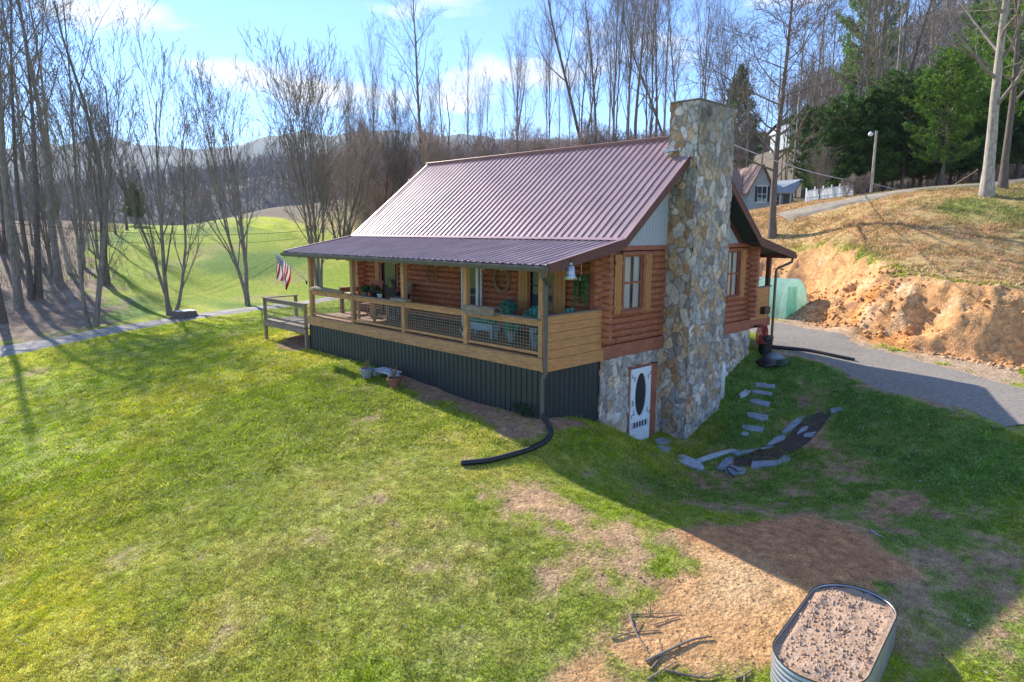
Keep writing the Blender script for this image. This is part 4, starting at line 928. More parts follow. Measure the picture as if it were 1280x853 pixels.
b = MB(); b.box(-1.15, -.85, 2.75, 3.75, .22, .40).box(-1.12, -1.06, 2.8, 2.86, 0, .22).box(-.94, -.88, 2.8, 2.86, 0, .22).box(-1.12, -1.06, 3.64, 3.7, 0, .22).box(-.94, -.88, 3.64, 3.7, 0, .22); b.build('trough', M['bluepaint'], bx_)
b = MB(); [leafball(b, (-1., 2.9+.18*i, .47), .16, .1, 90, .05, random.Random(20+i)) for i in range(5)]; b.build('foliage', M['teal'], bx_)
rp = thing('rail_planter', 'long wooden planter box hooked over the porch rail near the corner', 'planter', (-DPX-.02, 2.0, .9))
b = MB()
b.box(-DPX-.14, -DPX+.08, 1.45, 2.6, .905, .925).box(-DPX-.15, -DPX-.13, 1.45, 2.6, .9, 1.03).box(-DPX+.07, -DPX+.09, 1.45, 2.6, .9, 1.03)
b.build('box', M['oldwood'], rp)
b = MB()
for i in range(15): y = 1.47+.076*i; b.box(-DPX-.166, -DPX-.151, y, y+.062, .80+.02*((i*7) % 3), 1.05)
b.build('slat_front', M['oldwood'], rp)
b = MB(); b.box(-DPX-.128, -DPX+.068, 1.47, 2.58, .925, 1.0); b.build('soil', M['mulch'], rp)
dw = MB(); P = [(-DPX+.05, L-.05, .93), (-DPX-.03, L-.6, .96), (-DPX-.0, L-1.2, .94), (-DPX-.05, L-1.9, .955), (-DPX-.02, L-2.3, .96)]; dw.tube(P, [.05, .09, .08, .06, .03], 9)
tag(dw.build('driftwood_log', M['oldwood'], smooth=True), 'gnarled weathered log lying on the rail at the far corner post', 'log')
tr_ = MB(); tr_.box(-DPX-.2, -DPX-.0, 5.0, 5.75, .91, .935).box(-DPX-.2, -DPX-.18, 5.0, 5.75, .935, .99).box(-DPX-.02, -DPX, 5., 5.75, .935, .99).box(-DPX-.18, -DPX-.02, 5, 5.02, .935, .99).box(-DPX-.18, -DPX-.02, 5.73, 5.75, .935, .99)
tag(tr_.build('bird_tray', M['oldwood']), 'empty wooden tray on the rail at the middle post', 'tray')
hp = np.array((-.55, .2, 1.75)); hf = thing('hanging_plant', 'trailing green plant hanging at the near end of the porch', 'hanging plant', tuple(hp))
b = MB(); r_ = random.Random(31)
for i in range(42):
    a = r_.uniform(0, 6.28); l = r_.uniform(.2, .75); P = [hp+(0, 0, .05), hp+(math.cos(a)*.13, math.sin(a)*.13, .06), hp+(math.cos(a)*.18, math.sin(a)*.18, -l*.5), hp+(math.cos(a)*.15, math.sin(a)*.15, -l)]; b.tube(P, .009, 4)
    for k in range(5): q = hp+np.array((math.cos(a)*.17, math.sin(a)*.17, .04-l*k/5)); leafball(b, q, .03, .04, 2, .035, r_)
b.build('foliage', M['leafg'], hf); b = MB(); b.lathe(hp-(0, 0, .06), [(.06, 0), (.13, .1), (.12, .1)], 12); b.tube([hp, hp+(0, 0, .55)], .005, 5); b.build('basket', M['white'], hf)
wb = thing('wall_bracket', 'white scrolled bracket fixed to the near doorway post', 'bracket', (-DPX+.2, 2.72, 1.9))
b = MB(); b.tube([(-.3, 4.3, 1.7), (-.3, 4.3, 2.1), (-.4, 4.0, 2.2), (-.5, 3.6, 2.18)], .02, 6); b.build('arm', M['white'], wb); b = MB(); b.box(-.33, -.27, 4.24, 4.33, 0.0, 2.2); b.build('upright', M['white'], wb)
# watering can / dog bowl shapes behind the wire
wc = thing('watering_can', 'pale metal watering can on the porch floor left of the second post', 'watering can', (-1.6, 2.95, 0))
b = MB(); b.lathe((-1.75, 3.1, 0), [(.12, 0), (.13, .2), (.09, .28), (.085, .28)], 14); b.build('body', M['galv'], wc, smooth=True); b = MB(); b.tube([(-1.75, 3.2, .1), (-1.75, 3.38, .3)], .015, 6); b.build('spout', M['galv'], wc); b = MB(); b.tube([(-1.75, 3.02, .25), (-1.75, 2.95, .36), (-1.75, 3.1, .38)], .012, 6); b.build('handle', M['galv'], wc)
b = MB(); b.lathe((-1.75, 9.0, 0), [(.10, 0), (.13, .05), (.12, .06), (.09, .02)], 14); tag(b.build('pet_bowl', M['black']), 'black bowl on the sunny deck boards at the far end', 'bowl')
# black corrugated drain pipe on the lawn
P = [(-DPX-.07, -.10, -1.30)]+[tuple(hit(a, c)+(0, 0, .06)) for a, c in [(687, 537), (688, 546), (680, 556), (662, 565), (640, 572), (612, 579), (577, 583)]]
C = smooth_path(P, 26); Rr = [.058+.007*(i % 2) for i in range(len(C))]
b = MB(); b.tube(C, Rr, 12); b.tube([C[-1]+(C[-2]-C[-1])*.2, C[-1]+(C[-1]-C[-2])*.5], .045, 12); tag(b.build('drain_pipe', M['black']), 'black corrugated drain pipe curving from the downspout over the lawn', 'drain pipe')
P = [tuple(hit(a, c)+(0, 0, .07)) for a, c in [(962, 436), (985, 438), (1010, 441), (1040, 447), (1068, 453)]]; C = smooth_path(P, 18)
b = MB(); b.tube(C, [.06+.007*(i % 2) for i in range(len(C))], 10); tag(b.build('drain_pipe', M['black']), 'straight black drain pipe lying along the driveway edge', 'drain pipe')
# pots and slab by the skirting
g0 = hit(459, 473); g1 = hit(493, 485); g2 = hit(476, 472)
def stems(mb, c, n, h, r):
    for i in range(n):
        a = r.uniform(0, 6.28); l = h*r.uniform(.5, 1); s_ = r.uniform(.1, .5); mb.tube([c, (c[0]+math.cos(a)*l*s_*.5, c[1]+math.sin(a)*l*s_*.5, c[2]+l*.6), (c[0]+math.cos(a)*l*s_, c[1]+math.sin(a)*l*s_, c[2]+l)], [.006, .005, .003], 4)
for g, m_, lab, sd_, ht in ((g0, M['greypot'], 'grey banded pot of dry stems, farther one by the porch skirting', 5, .3), (g1, M['terracotta'], 'brown pot of dead stems, nearer one by the porch skirting', 6, .38)):
    r = thing('garden_pot', lab, 'flower pot', tuple(g), 0, 'pots beside the porch skirting')
    b = MB(); b.lathe(g-(0, 0, .02), [(.13, 0), (.17, .22), (.205, .23), (.205, .30), (.18, .30), (.17, .24), (.0, .24)], 20, closed=False); b.build('pot', m_, r)
    b = MB(); stems(b, g+(0, 0, .24), 40, ht, random.Random(sd_)); b.build('dead_stems', M['deadstem'], r)
b = MB(); b.box(g2[0]-.1, g2[0]+.35, g2[1]-.55, g2[1]+.35, g2[2]+.17, g2[2]+.21).box(g2[0]-.05, g2[0]+.3, g2[1]-.5, g2[1]-.42, g2[2]-.05, g2[2]+.17).box(g2[0]-.05, g2[0]+.3, g2[1]+.2, g2[1]+.3, g2[2]-.05, g2[2]+.17)
tag(b.build('stone_bench', M['palestone'], bevel=.01), 'low pale stone slab between the two pots by the skirting', 'bench')
# dark shrub by the corner
g = hit(652, 520); b = MB(); r_ = random.Random(9)
for i in range(60):
    c = g+np.array((r_.uniform(-.05, .1), r_.uniform(-.28, .28), 0)); a = r_.uniform(0, 6.28); l = r_.uniform(.12, .33); b.tube([c, c+(math.cos(a)*l*.3, math.sin(a)*l*.3, l)], .006, 4); leafball(b, c+(math.cos(a)*l*.25, math.sin(a)*l*.25, l*.8), .06, .07, 6, .03, r_)
tag(b.build('small_shrub', M['darkleaf']), 'low dark leafy shrub at the foot of the porch skirting near the corner', 'shrub')
# tree stump by the lane
g = np.array(PD(232, 405, 41.)); g = np.array(grd(g[0], g[1])); b = MB(); n = 22; r_ = random.Random(4); prof = [r_.uniform(.85, 1.15) for _ in range(n)]
V_ = []
for rr, z in ((1.25, -.15), (.85, .06), (.66, .25), (.62, .48)):
    for i in range(n): a = 2*math.pi*i/n; V_.append((g[0]+rr*(prof[i] if rr < 1 else prof[i]**2.5)*math.cos(a), g[1]+rr*prof[i]*math.sin(a), g[2]+z+(.03*math.sin(a*3) if z > .4 else 0)))
b.quadmesh(V_, [(k*n+i, k*n+(i+1) % n, (k+1)*n+(i+1) % n, (k+1)*n+i) for k in range(3) for i in range(n)])
stp = thing('tree_stump', 'broad sawn tree stump on the near side of the lane', 'tree stump', tuple(g)); b.build('bark', M['barkB'], stp)
b = MB(); b.quadmesh([V_[3*n+i] for i in range(n)], [tuple(range(n))]); b.build('cut_face', M['palestone'], stp)
# white water tank by the chimney
g = np.array((5.52, -.38, 0)); g[2] = gz(g[0], g[1]); b = MB(); b.lathe((g[0], g[1], g[2]), [(.17, -.1), (.17, .95), (.15, 1.06), (.09, 1.13), (.02, 1.15)], 20)
tag(b.build('gas_cylinder', M['white'], smooth=True), 'tall white gas cylinder standing against the right side of the chimney', 'gas cylinder')
# clutter at the rear corner
hr = thing('hose_reel', 'red hose coiled on a hanger by the rear porch', 'hose', (8.35, -.2, -.6))
b = MB()
for k in range(5): P = [(8.4+.04*k, -.22-.03*k, -.55)+np.array((.22*math.cos(a), 0, .3*math.sin(a))) for a in np.linspace(0, 6.28, 25)]; b.tube(P, .02, 6, cap=False)
b.build('hose', M['redmetal'], hr); b = MB(); b.box(8.3, 8.75, -.2, -.06, -.3, -.24); b.build('hanger', M['blackiron'], hr)
g = grd(8.85, -.25); b = MB(); b.lathe(g, [(.2, -.05), (.24, .55), (.26, .56), (.25, .62), (.05, .68)], 16); tag(b.build('rubbish_bin', M['black']), 'black bin under the rear porch', 'bin')
r_ = random.Random(12)
for i, (x_, y_, s_, m_, lab) in enumerate([(8.0, -.75, .3, 'black', 'crumpled black bag on the ground below the rear porch'), (8.7, -.7, .26, 'greypot', 'grey bag slumped at the foot of the rear porch post'), (8.3, -1.05, .22, 'darkleaf', 'dark green bag nearest the flagstone steps')]):
    import bmesh
    bm = bmesh.new(); bmesh.ops.create_icosphere(bm, subdivisions=3, radius=s_)
    for v in bm.verts: k = 1+.35*float(fbm(v.co.x*1.+i*3, v.co.y+v.co.z*1.3, .25, 3)); v.co = Vector((v.co.x*k*1.3, v.co.y*k*1.2, max(-.02, v.co.z*k*.75)))+Vector(grd(x_, y_, .02))
    me = bpy.data.meshes.new('rubbish_bag'); bm.to_mesh(me); bm.free(); tag(link('rubbish_bag', me, M[m_], smooth=True), lab, 'bag', 'bags by the rear porch')
def slab(px, name, lab, m, th=.07, group=None, lift=.008):
    P = [hit(*q) for q in px]; b = MB(); n = len(P); cz = max(p[2] for p in P)*.5+sum(p[2] for p in P)/n*.5
    nrm = np.cross(P[1]-P[0], P[2]-P[0]); 
    Vt = []
    A = np.array([[p[0], p[1], 1] for p in P]); co = np.linalg.lstsq(A, np.array([p[2] for p in P]), rcond=None)[0]*np.array((.6, .6, 1)); mx_, my_ = A[:, 0].mean(), A[:, 1].mean(); zc = np.mean([p[2] for p in P])
    for p in P: Vt.append((p[0], p[1], zc+co[0]*(p[0]-mx_)+co[1]*(p[1]-my_)+lift+.03))
    Vb = [(x, y, z-th-.05) for x, y, z in Vt]
    b.quadmesh(Vt+Vb, [tuple(range(n)), tuple(range(2*n-1, n-1, -1))]+[(i, i+n, (i+1) % n+n, (i+1) % n) for i in range(n)])
    return tag(b.build(name, m, bevel=.012), lab, 'flagstone' if 'flag' in name else 'stone', group)
z2 = lambda a, c: (840+a/4.265, 420+c/4.265)
def zp(*q): return [z2(a, c) for a, c in q]
labs = ['top', 'second', 'third', 'fourth', 'lowest']
for i, q in enumerate([zp((440, 255), (465, 250), (552, 264), (545, 282), (500, 280), (445, 272)), zp((420, 292), (450, 288), (535, 308), (528, 324), (480, 318), (425, 306)), zp((412, 345), (440, 336), (524, 360), (515, 384), (470, 370), (415, 358)),
                       zp((400, 415), (430, 411), (515, 428), (510, 456), (450, 450), (405, 436)), zp((372, 482), (400, 476), (490, 490), (480, 516), (420, 510), (376, 500))]):
    slab(q, 'flagstone_step', f'{labs[i]} of the five flagstone steps climbing beside the chimney', M['slate'], .09, 'flagstone steps')
slab(zp((365, 522), (385, 515), (410, 522), (405, 540), (370, 536)), 'flagstone', 'small dark stone just below the lowest step', M['slate'], .05)
slab(zp((355, 318), (385, 286), (420, 290), (415, 306), (395, 325), (365, 338)), 'flagstone', 'pale crumbled slab left of the second step', M['palestone'], .05)
slab(zp((335, 66), (390, 84), (404, 92), (355, 126), (338, 122)), 'flagstone', 'large pale slab leaning at the rear corner of the stone wall', M['palestone'], .05)
edg = [zp((680, 424), (720, 428), (655, 494), (612, 520), (585, 524), (630, 470)), zp((580, 530), (612, 530), (600, 556), (530, 588), (505, 590), (545, 548)), zp((320, 636), (400, 610), (500, 584), (510, 592), (420, 625), (345, 645)),
       zp((695, 490), (742, 474), (720, 505), (665, 535), (672, 515)), zp((705, 526), (770, 514), (750, 540), (700, 546)), zp((840, 398), (868, 386), (915, 382), (905, 400), (850, 422)),
       zp((425, 684), (560, 672), (600, 634), (654, 630), (625, 670), (545, 698), (420, 712)), zp((130, 668), (210, 642), (310, 604), (374, 594), (372, 608), (300, 630), (200, 664), (140, 682)), zp((285, 655), (340, 645), (320, 676), (270, 725), (235, 715)), zp((280, 722), (318, 695), (400, 712), (385, 742), (300, 745)),
       zp((10, 640), (60, 640), (150, 676), (172, 706), (160, 726), (90, 705), (50, 680)), zp((470, 606), (556, 588), (530, 602), (480, 612))]
el = ['long flagstone at the upper end of the garden bed edge', 'flagstone in the middle of the bed edge', 'thin long flagstone along the lower bed edge', 'pointed flagstone inside the mulch bed', 'small flagstone at the far side of the mulch bed', 'lone flagstone at the top end of the mulch bed', 'wide flagstone along the near side of the mulch bed', 'whitish stone strip running towards the basement door', 'dark flagstone standing at the lower corner of the bed', 'flat flagstone over the drain hole at the bed corner', 'whitewashed rubble slab where the path meets the door', 'thin sliver of flagstone on the mulch']
for i, q in enumerate(edg): slab(q, 'bed_flagstone', el[i], M['palestone'] if i in (7, 10) else M['slate'], .06+.02*(i % 3), 'flagstones edging the mulch bed')
for q, lab in ((zp((-95, 560), (-60, 545), (-15, 560), (-22, 580), (-80, 580)), 'grey slab at the foot of the basement door'), (zp((-85, 592), (-30, 600), (-5, 606), (-15, 618), (-70, 612)), 'second grey slab in front of the basement door')):
    slab(q, 'flagstone', lab, M['slate'], .06)
# mulch bed
px = zp((700, 440), (790, 410), (850, 420), (800, 490), (740, 560), (640, 630), (560, 680), (430, 690), (400, 700), (330, 700), (330, 660), (450, 620), (600, 560)); Pm = [hit(*q) for q in px]
b = MB(); cx_ = np.mean(Pm, axis=0); V_ = []; n = len(Pm)
for s_ in (1, .8, .6, .4, .2, .02):
    for p_ in Pm: q = cx_+(p_-cx_)*s_; q[2] = gz(q[0], q[1])+.015+.02*(1-s_); V_.append(q)
b.quadmesh(V_, [(k*n+i, k*n+(i+1) % n, (k+1)*n+(i+1) % n, (k+1)*n+i) for k in range(5) for i in range(n)]); tag(b.build('mulch', M['mulch'], smooth=True), kind='structure')
# ring of the drain
g = hit(*z2(330, 742)); b = MB(); b.tube([g+(0.16*math.cos(a), .16*math.sin(a), .05+.1*math.sin(a)) for a in np.linspace(0, 6.28, 20)], .02, 6, cap=False); tag(b.build('drain_mouth', M['black']), 'black rim of a drain mouth under the lowest flagstone', 'drain')
# raised bed (galvanised)
def capsule(bx, by, ang, Lh, Rh, n=20):
    P = []
    for i in range(n+1): a = -math.pi/2+math.pi*i/n; P.append((Lh/2+Rh*math.cos(a), Rh*math.sin(a)))
    for i in range(n+1): a = math.pi/2+math.pi*i/n; P.append((-Lh/2+Rh*math.cos(a), Rh*math.sin(a)))
    return [(bx+x*math.cos(ang)-y*math.sin(ang), by+x*math.sin(ang)+y*math.cos(ang)) for x, y in P]
zg = float(gz(BED[0], BED[1])); zt_ = zg+BEDH
rb = thing('raised_bed', 'oval galvanised steel raised garden bed filled with soil in the near right corner', 'raised bed', (BED[0], BED[1], zg))
b = MB(); nz = 36; rings = []
for k in range(nz+1): z = zg-.12+(BEDH+.12)*k/nz; rings.append((z, BEDR+.012*math.sin(k*2*math.pi/4.5)))
V_ = []; 
for z, r_2 in rings: V_ += [(x, y, z) for x, y in capsule(BED[0], BED[1], BEDA, BEDL, r_2)]
n = len(capsule(0, 0, 0, 1, 1)); b.quadmesh(V_, [(k*n+i, k*n+(i+1) % n, (k+1)*n+(i+1) % n, (k+1)*n+i) for k in range(nz) for i in range(n)])
wall = b.build('corrugated_wall', M['galv'], rb, smooth=True); wm = wall.modifiers.new('t', 'SOLIDIFY'); wm.thickness = .006
b = MB(); C = [(x, y, zt_) for x, y in capsule(BED[0], BED[1], BEDA, BEDL, BEDR)]; C.append(C[0]); b.tube(C, .008, 8, cap=False); b.build('rim', M['blackiron'], rb)
V_ = []; m_ = 26
for k in range(m_):
    s_ = 1-k/m_; 
    for x, y in capsule(0, 0, BEDA, BEDL, BEDR-.012): V_.append((BED[0]+x*s_, BED[1]+y*s_, 0))
V_ = np.array(V_); V_[:, 2] = zt_-.045+fbm(V_[:, 0], V_[:, 1], .3, 4, .65)*.06+.03*(1-np.hypot(V_[:, 0]-BED[0], V_[:, 1]-BED[1]))
b = MB(); b.quadmesh(V_, [(k*n+i, k*n+(i+1) % n, (k+1)*n+(i+1) % n, (k+1)*n+i) for k in range(m_-1) for i in range(n)]); b.build('soil', M['soil'], rb, smooth=True)
r_ = random.Random(8); b = MB()
for i in range(1500):
    a, s_ = r_.uniform(-.95, .95), r_.uniform(-.9, .9)
    u = a*(BEDL/2+BEDR*.8); vv = s_*math.sqrt(max(0, BEDR**2-max(0, abs(u)-BEDL/2)**2))*.97
    x = BED[0]+u*math.cos(BEDA)-vv*math.sin(BEDA); y = BED[1]+u*math.sin(BEDA)+vv*math.cos(BEDA); z = zt_-.045+float(fbm(x, y, .3, 4, .65))*.06+.03*(1-math.hypot(x-BED[0], y-BED[1])); q = .005+.03*r_.random()**3
    b.quadmesh([(x-q, y, z), (x, y-q, z+.002), (x+q, y, z), (x, y+q, z), (x, y, z+q)], [(0, 1, 4), (1, 2, 4), (2, 3, 4), (3, 0, 4)])
cl_ = b.build('clods', M['soil'], rb); cl_['kind'] = 'stuff'
# dead sticks on the dirt
zs = lambda a, c: (700+a/2.56, 600+c/2.56)
for i, (q, r0) in enumerate([([(215, 435), (280, 434), (385, 430)], .012), ([(222, 440), (240, 490), (278, 555)], .02), ([(275, 590), (340, 555), (420, 520), (485, 508)], .026), ([(290, 612), (320, 575), (350, 545)], .016), ([(280, 645), (330, 615), (375, 585)], .016), ([(165, 515), (230, 495), (320, 487)], .014), ([(300, 468), (340, 455), (380, 443)], .01), ([(335, 615), (400, 632), (470, 640), (520, 630)], .018), ([(560, 645), (590, 632), (615, 615)], .02), ([(995, 165), (1015, 178), (1035, 188)], .014)]):
    P = [hit(*zs(*k))+(0, 0, r0*1.0+.01*random.random()) for k in q]; P = smooth_path(P, 5); b = MB(); b.tube(P, [r0*(1-.6*k/len(P)) for k in range(len(P))], 6)
    m0 = P[len(P)//2]; e_ = m0+np.array((random.uniform(-.3, .3), random.uniform(-.3, .3), .04)); b.tube([m0, e_], [r0*.6, r0*.2], 5)
    tag(b.build('dead_stick', M['palestone'] if i == 9 else M['oldwood']), ['thin straight twig, topmost of the sticks on the sandy patch', 'pale stick pointing down towards the camera at the left of the patch', 'longest forked branch on the sandy patch', 'short stick crossing the lower end of the long branch', 'low stick nearest the bottom edge on the left', 'dark twig at the left edge of the sandy patch', 'short twig just under the topmost stick', 'bent branch along the bottom edge of the patch', 'short dark stick left of the raised bed', 'thin white stick at the right edge of the red soil'][i], 'stick', 'dead sticks on the bare soil')
# hoop greenhouse
gh = thing('hoop_greenhouse', 'small translucent green hoop greenhouse under the dug bank beside the drive', 'greenhouse', grd(17.0, 5))
gx0, gx1, gy0, gy1, gz0 = 15.9, 18.9, 2.4, 8.5, float(gz(17, 4))-.15
def arch(y, r_2=1., n=16): return [((gx0+gx1)/2+(gx1-gx0)/2*r_2*-math.cos(a), y, gz0+2.05*(math.sin(a)**.75)*r_2) for a in np.linspace(0, math.pi, n+1)]
b = MB(); V_ = []; ys = np.linspace(gy0, gy1, 13)
for k, y in enumerate(ys): V_ += [(x, yy, z-.02*(k % 2)) for x, yy, z in arch(y)]
b.quadmesh(V_, [(k*17+i, k*17+i+1, (k+1)*17+i+1, (k+1)*17+i) for k in range(12) for i in range(16)]); b.build('cover', M['poly'], gh, smooth=True)
for ye in (gy0, gy1): b = MB(); b.quadmesh(arch(ye), [tuple(range(17))]); b.build('end_panel', M['poly'], gh)
b = MB(); b.box(16.55, 17.55, gy0-.03, gy0-.01, gz0+.05, gz0+1.7); b.build('door_flap', M['curtain2'] if 'curtain2' in M else M['poly'], gh)
for y in ys[::3]:
    b = MB(); b.tube(arch(y, 1.005), .02, 6); b.build('hoop', M['white'], gh)
# lamp pole by the track
g = np.array(PD(1087, 262, 48)); g[2] = gz(g[0], g[1]); top = at(1088, 166, 48)[2]
lpz = thing('light_pole', 'grey wooden light pole standing by the track in front of the pines', 'light pole', tuple(g))
b = MB(); b.tube([g-(0, 0, .3), (g[0], g[1], top)], [.11, .08], 10); b.build('pole', M['barkC'], lpz)
b = MB(); q = np.array((g[0], g[1], top)); b.tube([q-(0, 0, .3), q+np.array((-CR[0], -CR[1], 0))*.35-(0, 0, .1)], .03, 6); b.build('arm', M['galv'], lpz); b = MB(); b.lathe(q+np.array((-CR[0], -CR[1], 0))*.4-(0, 0, .35), [(.02, .3), (.12, .22), (.16, .1), (.12, 0), (.0, -.02)], 12, closed=False); b.build('lamp_head', M['white'], lpz, smooth=True)
A = at(905, 176, 30); Bp = at(1087, 228, 48); Cc = at(1196, 241, 44)
def cat_(a, b_, sag, n=24): return [a+(b_-a)*t-np.array((0, 0, 1))*sag*4*t*(1-t) for t in np.linspace(0, 1, n)]
b = MB(); b.tube(cat_(A, Bp, .35)+cat_(Bp, Cc, .3)[1:], .022, 6); tag(b.build('overhead_cable', M['palestone']), 'pale overhead cable sagging from behind the chimney past the light pole', 'cable')
b = MB(); b.tube([at(1185, 236, 44), at(1223, 212, 38)], .025, 6); tag(b.build('guy_rope', M['rope']), 'slanting rope tied to the big pale tree above the drive', 'rope')
A = at(440, 283, 50); b = MB(); b.tube(cat_(at(-20, 275, 46), at(460, 278, 75), 1.2), .02, 5); tag(b.build('overhead_cable', M['blackiron']), 'thin dark overhead cable crossing the field behind the lane trees', 'cable')
b = MB(); b.tube(cat_(at(-20, 287, 46), at(460, 284, 75), 1.4), .016, 5); tag(b.build('overhead_cable', M['blackiron']), 'lower thin dark cable crossing the field below the other cable', 'cable')
# neighbour houses
def box_house(name, label, px0, px1, ybase, ytop, yeave, depth, m_roof, roofkind='gable'):
    c = at((px0+px1)/2, ybase, depth); wv = (px1-px0)*depth/FPX; h_e = (ybase-yeave)*depth/FPX; h_t = (ybase-ytop)*depth/FPX
    r = np.array((CR[0], CR[1], 0)); r /= np.linalg.norm(r); f = np.array((CF[0], CF[1], 0)); f /= np.linalg.norm(f); ho = thing(name, label, 'house', tuple(c)); D = 8.
    def Q(a, d, z): return tuple(c+r*a+f*d+np.array((0, 0, z)))
    b = MB(); hw_ = wv/2
    b.quadmesh([Q(-hw_, 0, -1.5), Q(hw_, 0, -1.5), Q(hw_, 0, h_e), Q(0, 0, h_t-.1), Q(-hw_, 0, h_e), Q(-hw_, D, -1.5), Q(hw_, D, -1.5), Q(hw_, D, h_e), Q(0, D, h_t-.1), Q(-hw_, D, h_e)], [(0, 1, 2, 3, 4), (9, 8, 7, 6, 5), (0, 4, 9, 5), (1, 6, 7, 2)]); b.build('wall', M['nbwall'], ho)
    for s in (-1, 1):
        b = MB(); P = [Q(s*(hw_+.3), -.4, h_e-.25), Q(0, -.4, h_t+.02), Q(0, D+.4, h_t+.02), Q(s*(hw_+.3), D+.4, h_e-.25)]; P2 = [(x, y, z-.15) for x, y, z in P]; b.quadmesh(P+P2, [(0, 1, 2, 3), (7, 6, 5, 4), (0, 4, 5, 1), (1, 5, 6, 2), (2, 6, 7, 3), (3, 7, 4, 0)]); b.build('roof', m_roof, ho)
    return ho, Q
ho, Q = box_house('neighbour_house', 'sage green gabled house with brown roof behind the chimney', 934, 962, 283, 207, 238, 62, M['nbroof'])
def hwin(Q, ho, a0, a1, z0, z1, d=-.04):
    b = MB(); b.quadmesh([Q(a0-.1, d, z0-.1), Q(a1+.1, d, z0-.1), Q(a1+.1, d, z1+.1), Q(a0-.1, d, z1+.1), Q(a0-.1, d+.1, z0-.1), Q(a1+.1, d+.1, z0-.1), Q(a1+.1, d+.1, z1+.1), Q(a0-.1, d+.1, z1+.1)], [(0, 1, 2, 3), (0, 4, 5, 1), (1, 5, 6, 2), (2, 6, 7, 3), (3, 7, 4, 0)]); w_ = b.build('window', M['white'], ho)
    n = 2; 
    b = MB()
    for i in range(n):
        for j in range(2):
            x0 = a0+(a1-a0)*i/n+.03; x1 = a0+(a1-a0)*(i+1)/n-.03; y0 = z0+(z1-z0)*j/2+.03; y1 = z0+(z1-z0)*(j+1)/2-.03; b.quadmesh([Q(x0, d-.01, y0), Q(x1, d-.01, y0), Q(x1, d-.01, y1), Q(x0, d-.01, y1)], [(0, 1, 2, 3)])
    b.build('pane', M['glass'], w_)
hwin(Q, ho, -.3, .55, 2.2, 3.6); 
for a in (-.5, .62): b = MB(); b.quadmesh([Q(a-.0, -.06, 2.2), Q(a+.2, -.06, 2.2), Q(a+.2, -.06, 3.6), Q(a, -.06, 3.6)], [(0, 1, 2, 3)]); b.build('shutter', M['dark'], ho)
hwin(Q, ho, -.6, -.1, .1, 1.4)
# left wing roof seen past the chimney
b = MB(); b.quadmesh([Q(-3.6, 1, 3.2), Q(-1.0, 1, 3.2), Q(-.6, 4.5, 5.4), Q(-3.6, 4.5, 5.4), Q(-3.6, 1, 3.05), Q(-1, 1, 3.05), Q(-.6, 4.5, 5.2), Q(-3.6, 4.5, 5.2)], [(0, 1, 2, 3), (7, 6, 5, 4), (0, 4, 5, 1), (1, 5, 6, 2), (3, 7, 4, 0)]); b.build('roof', M['nbroof'], ho)
b = MB(); b.quadmesh([Q(-3.5, 1.3, -1), Q(-.9, 1.3, -1), Q(-.9, 1.3, 3.2), Q(-3.5, 1.3, 3.2)], [(0, 1, 2, 3)]); b.build('wall', M['nbwall'], ho)
# porch wing with pale metal roof
wgn = thing('porch_annex', 'grey house wing with a pale metal roof and white porch posts behind the bare tree', 'house', Q(2.3, 0, 0))
a0, a1 = 1.05, 4.0
b = MB(); b.quadmesh([Q(a0, 0, 3.1), Q(a1-1.0, -.3, 3.1), Q(a1, .5, 4.3), Q(a0+.0, 2.5, 4.2), Q(a0, 0, 2.95), Q(a1-1, -.3, 2.95), Q(a1, .5, 4.1), Q(a0, 2.5, 4.1)], [(0, 1, 2, 3), (7, 6, 5, 4), (0, 4, 5, 1), (1, 5, 6, 2), (2, 6, 7, 3), (3, 7, 4, 0)]); b.build('roof', M['nbmetal'], wgn)
b = MB(); b.quadmesh([Q(a0, 1.6, -1), Q(a1-.4, 1.6, -1), Q(a1-.4, 1.6, 3.8), Q(a0, 1.6, 3.2)], [(0, 1, 2, 3)]); b.build('wall', M['greypot'], wgn)
for a in (a0+.1, a0+.8, a1-1.2): b = MB(); b.bar(Q(a, 0, -1), Q(a, 0, 3.0), .12, .12, up=(1, 0, 0)); b.build('post', M['white'], wgn)
b = MB(); b.bar(Q(a0, -.02, 1.5), Q(a1-1.1, -.02, 1.5), .08, .5); b.build('balcony_rail', M['white'], wgn)
b = MB(); b.bar(Q(a0, -.1, .1), Q(a1-1.4, -.1, .1), .08, .9); b.build('lattice', M['nbwall'], wgn)
hwin(Q, wgn, 2.0, 2.6, 1.9, 2.8, d=1.5)
uh, Q2 = box_house('hill_house', 'small white house half hidden in the trees on the hill above the sage house', 987, 1001, 172, 152, 159, 105, M['nbmetal'])
for a in (-.9, -.2, .5): b = MB(); b.bar(Q2(a, -.15, -1), Q2(a, -.15, 2.2), .12, .12, up=(1, 0, 0)); b.build('post', M['white'], uh)
# picket fence
fn = thing('picket_fence', 'white picket fence below the pines beside the track', 'fence', PD(1030, 272, 47)); 
P0 = at(1005, 280, 45.5); P1 = at(1064, 264, 46.5); n = 34; b = MB()
P0[2] = gz(P0[0], P0[1]); P1[2] = gz(P1[0], P1[1]); dd_ = P1-P0
for i in range(n+1):
    q = P0+dd_*i/n; q[2] = gz(q[0], q[1]); hgt_ = .8 if i % 6 else .98; b.bar(q, q+(0, 0, hgt_), .075 if i % 6 else .11, .03, up=dd_/np.linalg.norm(dd_)); 
b.build('pickets', M['white'], fn)
for hz in (.3, .75): b = MB(); b.tube([np.array(grd(*(P0+dd_*t)[:2], hz)) for t in np.linspace(0, 1, 9)], .03, 4); b.build('rail', M['white'], fn)

